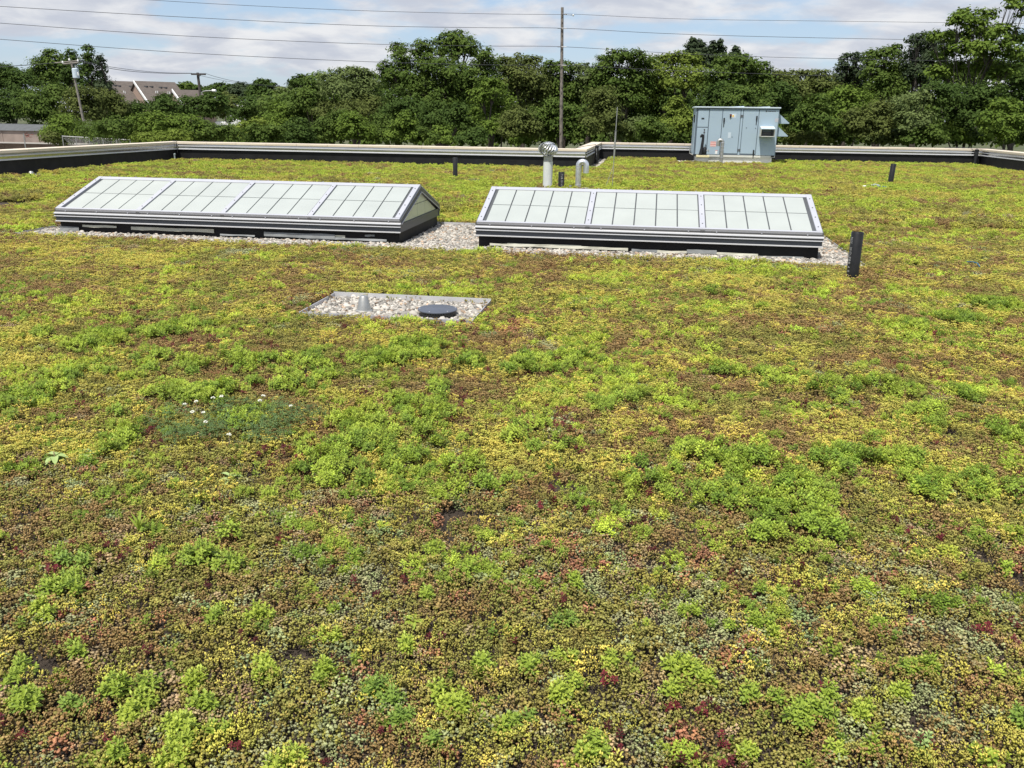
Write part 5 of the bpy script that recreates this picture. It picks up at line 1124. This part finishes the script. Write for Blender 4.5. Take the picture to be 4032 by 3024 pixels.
# grit on the bare soil
# ------------------------------------------------------------------ gravel
STC = bpy.data.collections.new('stone_sources')
for i in range(10):
    r = np.random.default_rng(200+i); bm = bmesh.new(); bmesh.ops.create_icosphere(bm, subdivisions=2, radius=0.5)
    ex = np.array([1.0, r.uniform(.62, .9), r.uniform(.42, .66)]); ph = r.random(6)*6.28
    for v in bm.verts:
        p = np.array(v.co); k = 1+0.09*math.sin(3.1*p[0]*2+ph[0])+0.08*math.sin(4.1*p[1]*2+ph[1])+0.07*math.sin(3.7*p[2]*2+ph[2]); v.co = Vector(p*k*ex)
    me = bpy.data.meshes.new('s%02d' % i); bm.to_mesh(me); bm.free(); me.materials.append(STONE); me.polygons.foreach_set('use_smooth', [True]*len(me.polygons))
    STC.objects.link(bpy.data.objects.new('s%02d' % i, me))
def stones(name, rects, st, size, z, layers=2):
    X_, C_, S_, I_ = [], [], [], []
    for x0, x1, y0, y1 in rects:
        for ly in range(layers):
            gx, gy = np.meshgrid(np.arange(x0+.02, x1-.01, st), np.arange(y0+.02, y1-.01, st)); n = gx.size
            x = np.clip(gx.ravel()+G.uniform(-.6, .6, n)*st, x0+.014, x1-.014); y = np.clip(gy.ravel()+G.uniform(-.6, .6, n)*st, y0+.014, y1-.014)
            ok = np.ones(n, bool)
            for a in ((-8.95, -3.52, 11.74, 14.0), (-2.38, 2.29, 11.74, 14.0)): ok &= ~((x > a[0]) & (x < a[1]) & (y > a[2]) & (y < a[3]))
            ok &= ~((np.hypot(x+1.884, y-7.42) < 0.165) | (np.hypot(x+2.606, y-7.444) < 0.07)); ok &= fov(x, y, 1.5); x, y = x[ok], y[ok]; n = len(x)
            X_.append(np.stack([x, y, np.full(n, z)+ly*size*0.36+G.uniform(-.2, .2, n)*size], 1)); S_.append(size*np.exp(G.normal(0, .32, n)))
    P = np.concatenate(X_); n = len(P); s = np.concatenate(S_)
    t = G.random((n, 1)); w = G.random((n, 1)); base = np.array([.18,.168,.15])*(1-t)+np.array([.56,.52,.455])*t
    odd = G.random(n) < .10; base[odd] = base[odd]*np.array([1.0, .78, .62]); dk = G.random(n) < .10; base[dk] *= 0.5
    rot = np.stack([G.normal(0, .35, n), G.normal(0, .35, n), G.uniform(0, 6.28, n)], 1)
    return scatter(name, P[:, 0], P[:, 1], P[:, 2], G.integers(0, 10, n), rot, np.repeat(s[:, None], 3, 1), np.concatenate([base, np.ones((n, 1))], 1), STONE, STC)
stones('gravel', [BEDS[1]], 0.026, 0.036, -0.042)
stones('gravel', [BEDS[0]], 0.030, 0.039, -0.046)
stones('gravel', BEDS[2:]+STRIPS, 0.055, 0.065, -0.048, 1)
# ------------------------------------------------------------------ plants one can pick out
LEAFC = {}
def solid_leaf(name, base, light): return plant_mat(name, False, base, light, 0.22, 0.5)
LM = {'lime': solid_leaf('lime_leaf', (.21,.30,.035), (.50,.57,.085)), 'green': solid_leaf('green_leaf', (.17,.26,.035), (.41,.50,.070)), 'deep': solid_leaf('deep_leaf', (.14,.23,.040), (.31,.42,.075)), 'pale': solid_leaf('pale_leaf', (.30,.42,.13), (.48,.60,.24))}
CM = {}
def near_clump(px, py, w, col, label):      # every one its own irregular cushion of one to three domes
    c = ground(px, py, 0.0); wid = 1.06*w*mpp(c); r = np.random.default_rng(int(px*7+py)); A = Acc(); sub_ = 1 if wid < 0.075 else int(r.integers(2, 4))
    for k in range(sub_):
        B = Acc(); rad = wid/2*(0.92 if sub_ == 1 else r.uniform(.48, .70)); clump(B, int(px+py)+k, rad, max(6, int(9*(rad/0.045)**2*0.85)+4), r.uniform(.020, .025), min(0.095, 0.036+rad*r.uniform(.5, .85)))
        q = r.uniform(0, 6.28)+k*2.4; d = 0 if sub_ == 1 else wid*0.27; V = np.array(B.V)+np.array([d*math.cos(q)*1.25, d*math.sin(q)*0.8, 0]); o = len(A.V)
        A.V += list(V); A.F += [tuple(i+o for i in f) for f in B.F]; A.T += B.T
    o = raw('stonecrop_clump', A.V, A.F, LM[col], {'tint': A.T}); o.location = (c[0], c[1], -0.022)
    tag(o, label, 'plant', 'stonecrop clumps close to the viewer')
NC = [(100,2800,190,'green','big bushy clump at the left edge near the bottom, its right side in shade'), (64,2650,165,'green','clump at the left edge just above the big bushy one'), (419,2965,140,'green','clump at the bottom, first from the left corner'),
 (700,2910,215,'lime','wide lime clump near the bottom, third from the left edge'), (583,2805,190,'lime','lime clump just above the wide bottom one at left'), (520,2715,170,'green','green clump above two lime clumps in the lower left'),
 (310,2770,110,'deep','small dark green clump between the left edge and the lime clumps'), (795,2780,95,'green','small upright clump right of the lime pair, lower left'), (775,2680,95,'lime','small lime clump straight above the upright one, lower left'),
 (1043,2635,155,'lime','two lobed lime clump left of centre over brown moss'), (1267,2650,110,'green','round clump just right of the two lobed lime clump'), (1504,2735,170,'deep','flat dark green clump left of the largest central clump'),
 (1777,2755,200,'lime','largest lime clump near the bottom centre with yellow flowers beside'), (1577,2815,105,'deep','dark green clump below the flat dark one, bottom centre'), (1568,2545,120,'lime','lime clump alone over coral cushions, centre'),
 (1094,2995,190,'lime','lime clump cut by the bottom edge, left of centre'), (1877,2640,140,'green','pale green clump above the largest central clump'), (1285,2515,110,'lime','small flat lime clump over bare soil, left of centre'),
 (843,2425,100,'green','round dense clump beside coral patch, left half'), (1030,2435,115,'lime','yellowish clump right of the round dense one, left half'), (182,2408,110,'lime','small lime clump near the left edge, mid foreground'),
 (246,2305,185,'green','wide clump near the left edge above the small lime one'), (292,2215,110,'deep','dark clump directly behind the wide left one'), (820,2225,225,'green','widest sprawling clump in the left middle ground'),
 (1650,2345,100,'green','small round clump on dark soil near the centre'), (684,2990,130,'lime','lime clump on the bottom edge right of first corner clump'), (861,2880,95,'green','pale flat clump right of the wide bottom lime one'),
 (1969,2845,130,'green','clump at bottom centre beside dark bare soil'), (1704,2925,80,'deep','small dark clump on the bottom, left of the soil patch'), (300,2560,105,'green','thin clump near the left edge over olive moss'),
 (2246,2725,165,'lime','many headed lime clump just right of bottom centre'), (2683,2630,130,'lime','tall bright lime clump right of centre, back of a trio'), (2750,2665,100,'green','middle right clump of the trio right of centre'),
 (2667,2730,100,'lime','front clump of the trio right of centre'), (3000,2750,150,'green','broad clump by bare soil, lower right half'), (3191,2825,180,'green','largest clump in the lower right half'),
 (3270,2730,85,'green','small clump just above the largest lower right one'), (3072,2510,95,'lime','bright lime clump beside coral cushions, right half'), (3000,2452,85,'green','small clump up left of the bright lime one, right half'),
 (3516,2715,110,'lime','lime clump right of the largest lower right clump'), (3545,2620,110,'green','clump behind the lime one at lower right'), (4015,2835,90,'deep','dark big leaved clump cut by the right edge'),
 (3381,2795,115,'lime','lime clump with yellow stems, lower right'), (3286,2955,90,'lime','lime clump at the bottom, right of the largest lower right one'), (2905,2955,110,'lime','lime clump at the bottom below the broad one, right half'),
 (2310,2950,150,'green','big leaved clump at the bottom, just right of centre'), (2064,2845,120,'deep','dark green clump near bottom centre, left of the big leaved one'), (2405,2605,80,'lime','little lime clump among pale cushions, right of centre'),
 (2222,2590,85,'lime','little lime clump above the many headed one'), (2206,2438,105,'deep','dark flat clump right of centre beside blue green cushions'), (2095,2625,95,'green','small clump at centre left of the many headed one'),
 (3432,2945,85,'green','green clump on the bottom right, beside the lime ones'), (3659,2625,80,'green','small clump far right over brown moss'), (3640,2922,70,'pale','pale leafy clump at the bottom right'), (3900,3000,75,'lime','lime clump cut by the bottom edge at far right'),
 (3032,2335,110,'green','row-like clump in the right middle ground'), (2254,2293,80,'green','small clump in the middle ground right of centre')]
for a in NC: near_clump(*a)
def weed(px, py, h, w, n, col, label, spread=0.7):
    c = ground(px, py); T = thing('weed', label, 'weed', (c[0], c[1], -0.02)); r = np.random.default_rng(int(px)); A = []
    for i in range(n):
        q = 6.283*i/n*1.618+r.uniform(-.3, .3); L = h*r.uniform(.75, 1.1); el = (1.45 if spread < .5 else .75)*r.uniform(.7, 1.05)-0.012*i; dv = np.array([math.cos(q), math.sin(q), 0]); sd = np.array([-math.sin(q), math.cos(q), 0])
        z0 = np.array([0, 0, h*0.5*i/n]); P = []; F2 = []
        for k in range(5):
            s = k/4; e = el-0.9*s*spread; cc = z0+dv*L*s*math.cos(e)+np.array([0, 0, L*s*math.sin(e)]); ww = w*math.sin(math.pi*(0.12+0.83*s))
            P += [cc-sd*ww, cc-np.array([0, 0, ww*.25]), cc+sd*ww]
        for k in range(4): F2 += [(3*k, 3*k+1, 3*k+4, 3*k+3), (3*k+1, 3*k+2, 3*k+5, 3*k+4)]
        raw('leaf', P, F2, LM[col], {'tint': np.clip(r.random(len(P))*.5+.3, 0, 1)}, T)
    MB().tube([(0, 0, 0), (0, 0, h*0.6)], w*0.16, 5).build('stem', M['stem'], T)
weed(215,1800,0.085,0.019,9,'pale','pale crinkled lettuce-like weed in the left middle ground',0.9); weed(345,1785,0.07,0.018,8,'pale','second pale weed right of the lettuce-like one',0.9)
weed(548,2085,0.08,0.006,10,'green','upright narrow leaved seedling among moss, left half',0.3); weed(2005,2305,0.06,0.014,7,'deep','broad dark leaved weed near the centre beside small clump',0.8)
weed(1625,2440,0.05,0.011,8,'green','leafy rosette weed above the coral patch near the centre',0.7); weed(905,1880,0.07,0.012,8,'pale','pale spreading weed left of the dark drifts',0.8)
for i, (px, py) in enumerate(((731,1632),(760,1664),(777,1622),(807,1666),(845,1606),(1040,1598),(875,1600),(813,1704),(905,1756),(1028,1618),(1150,1640))):
    c = ground(px, py); T = thing('clover_flower', 'white clover flower head standing over the dark leafy patch at left', 'flower', (c[0], c[1], 0.0), i, 'white clover flowers')
    MB().tube([(0, 0, 0), (0.003, 0, 0.062)], 0.0014, 4).build('stem', M['stem'], T); bm_ = MB(); r = np.random.default_rng(i)
    for k in range(26):
        d = r.normal(size=3); d /= np.linalg.norm(d); d[2] = abs(d[2])*0.9-0.15; p = Vector(d*0.008)+Vector((0.003, 0, 0.066)); bm_.tube([p*1.0, p+Vector(d*0.006)], [0.003, 0.0012], 4)
    bm_.build('flower_head', M['clover'], T)
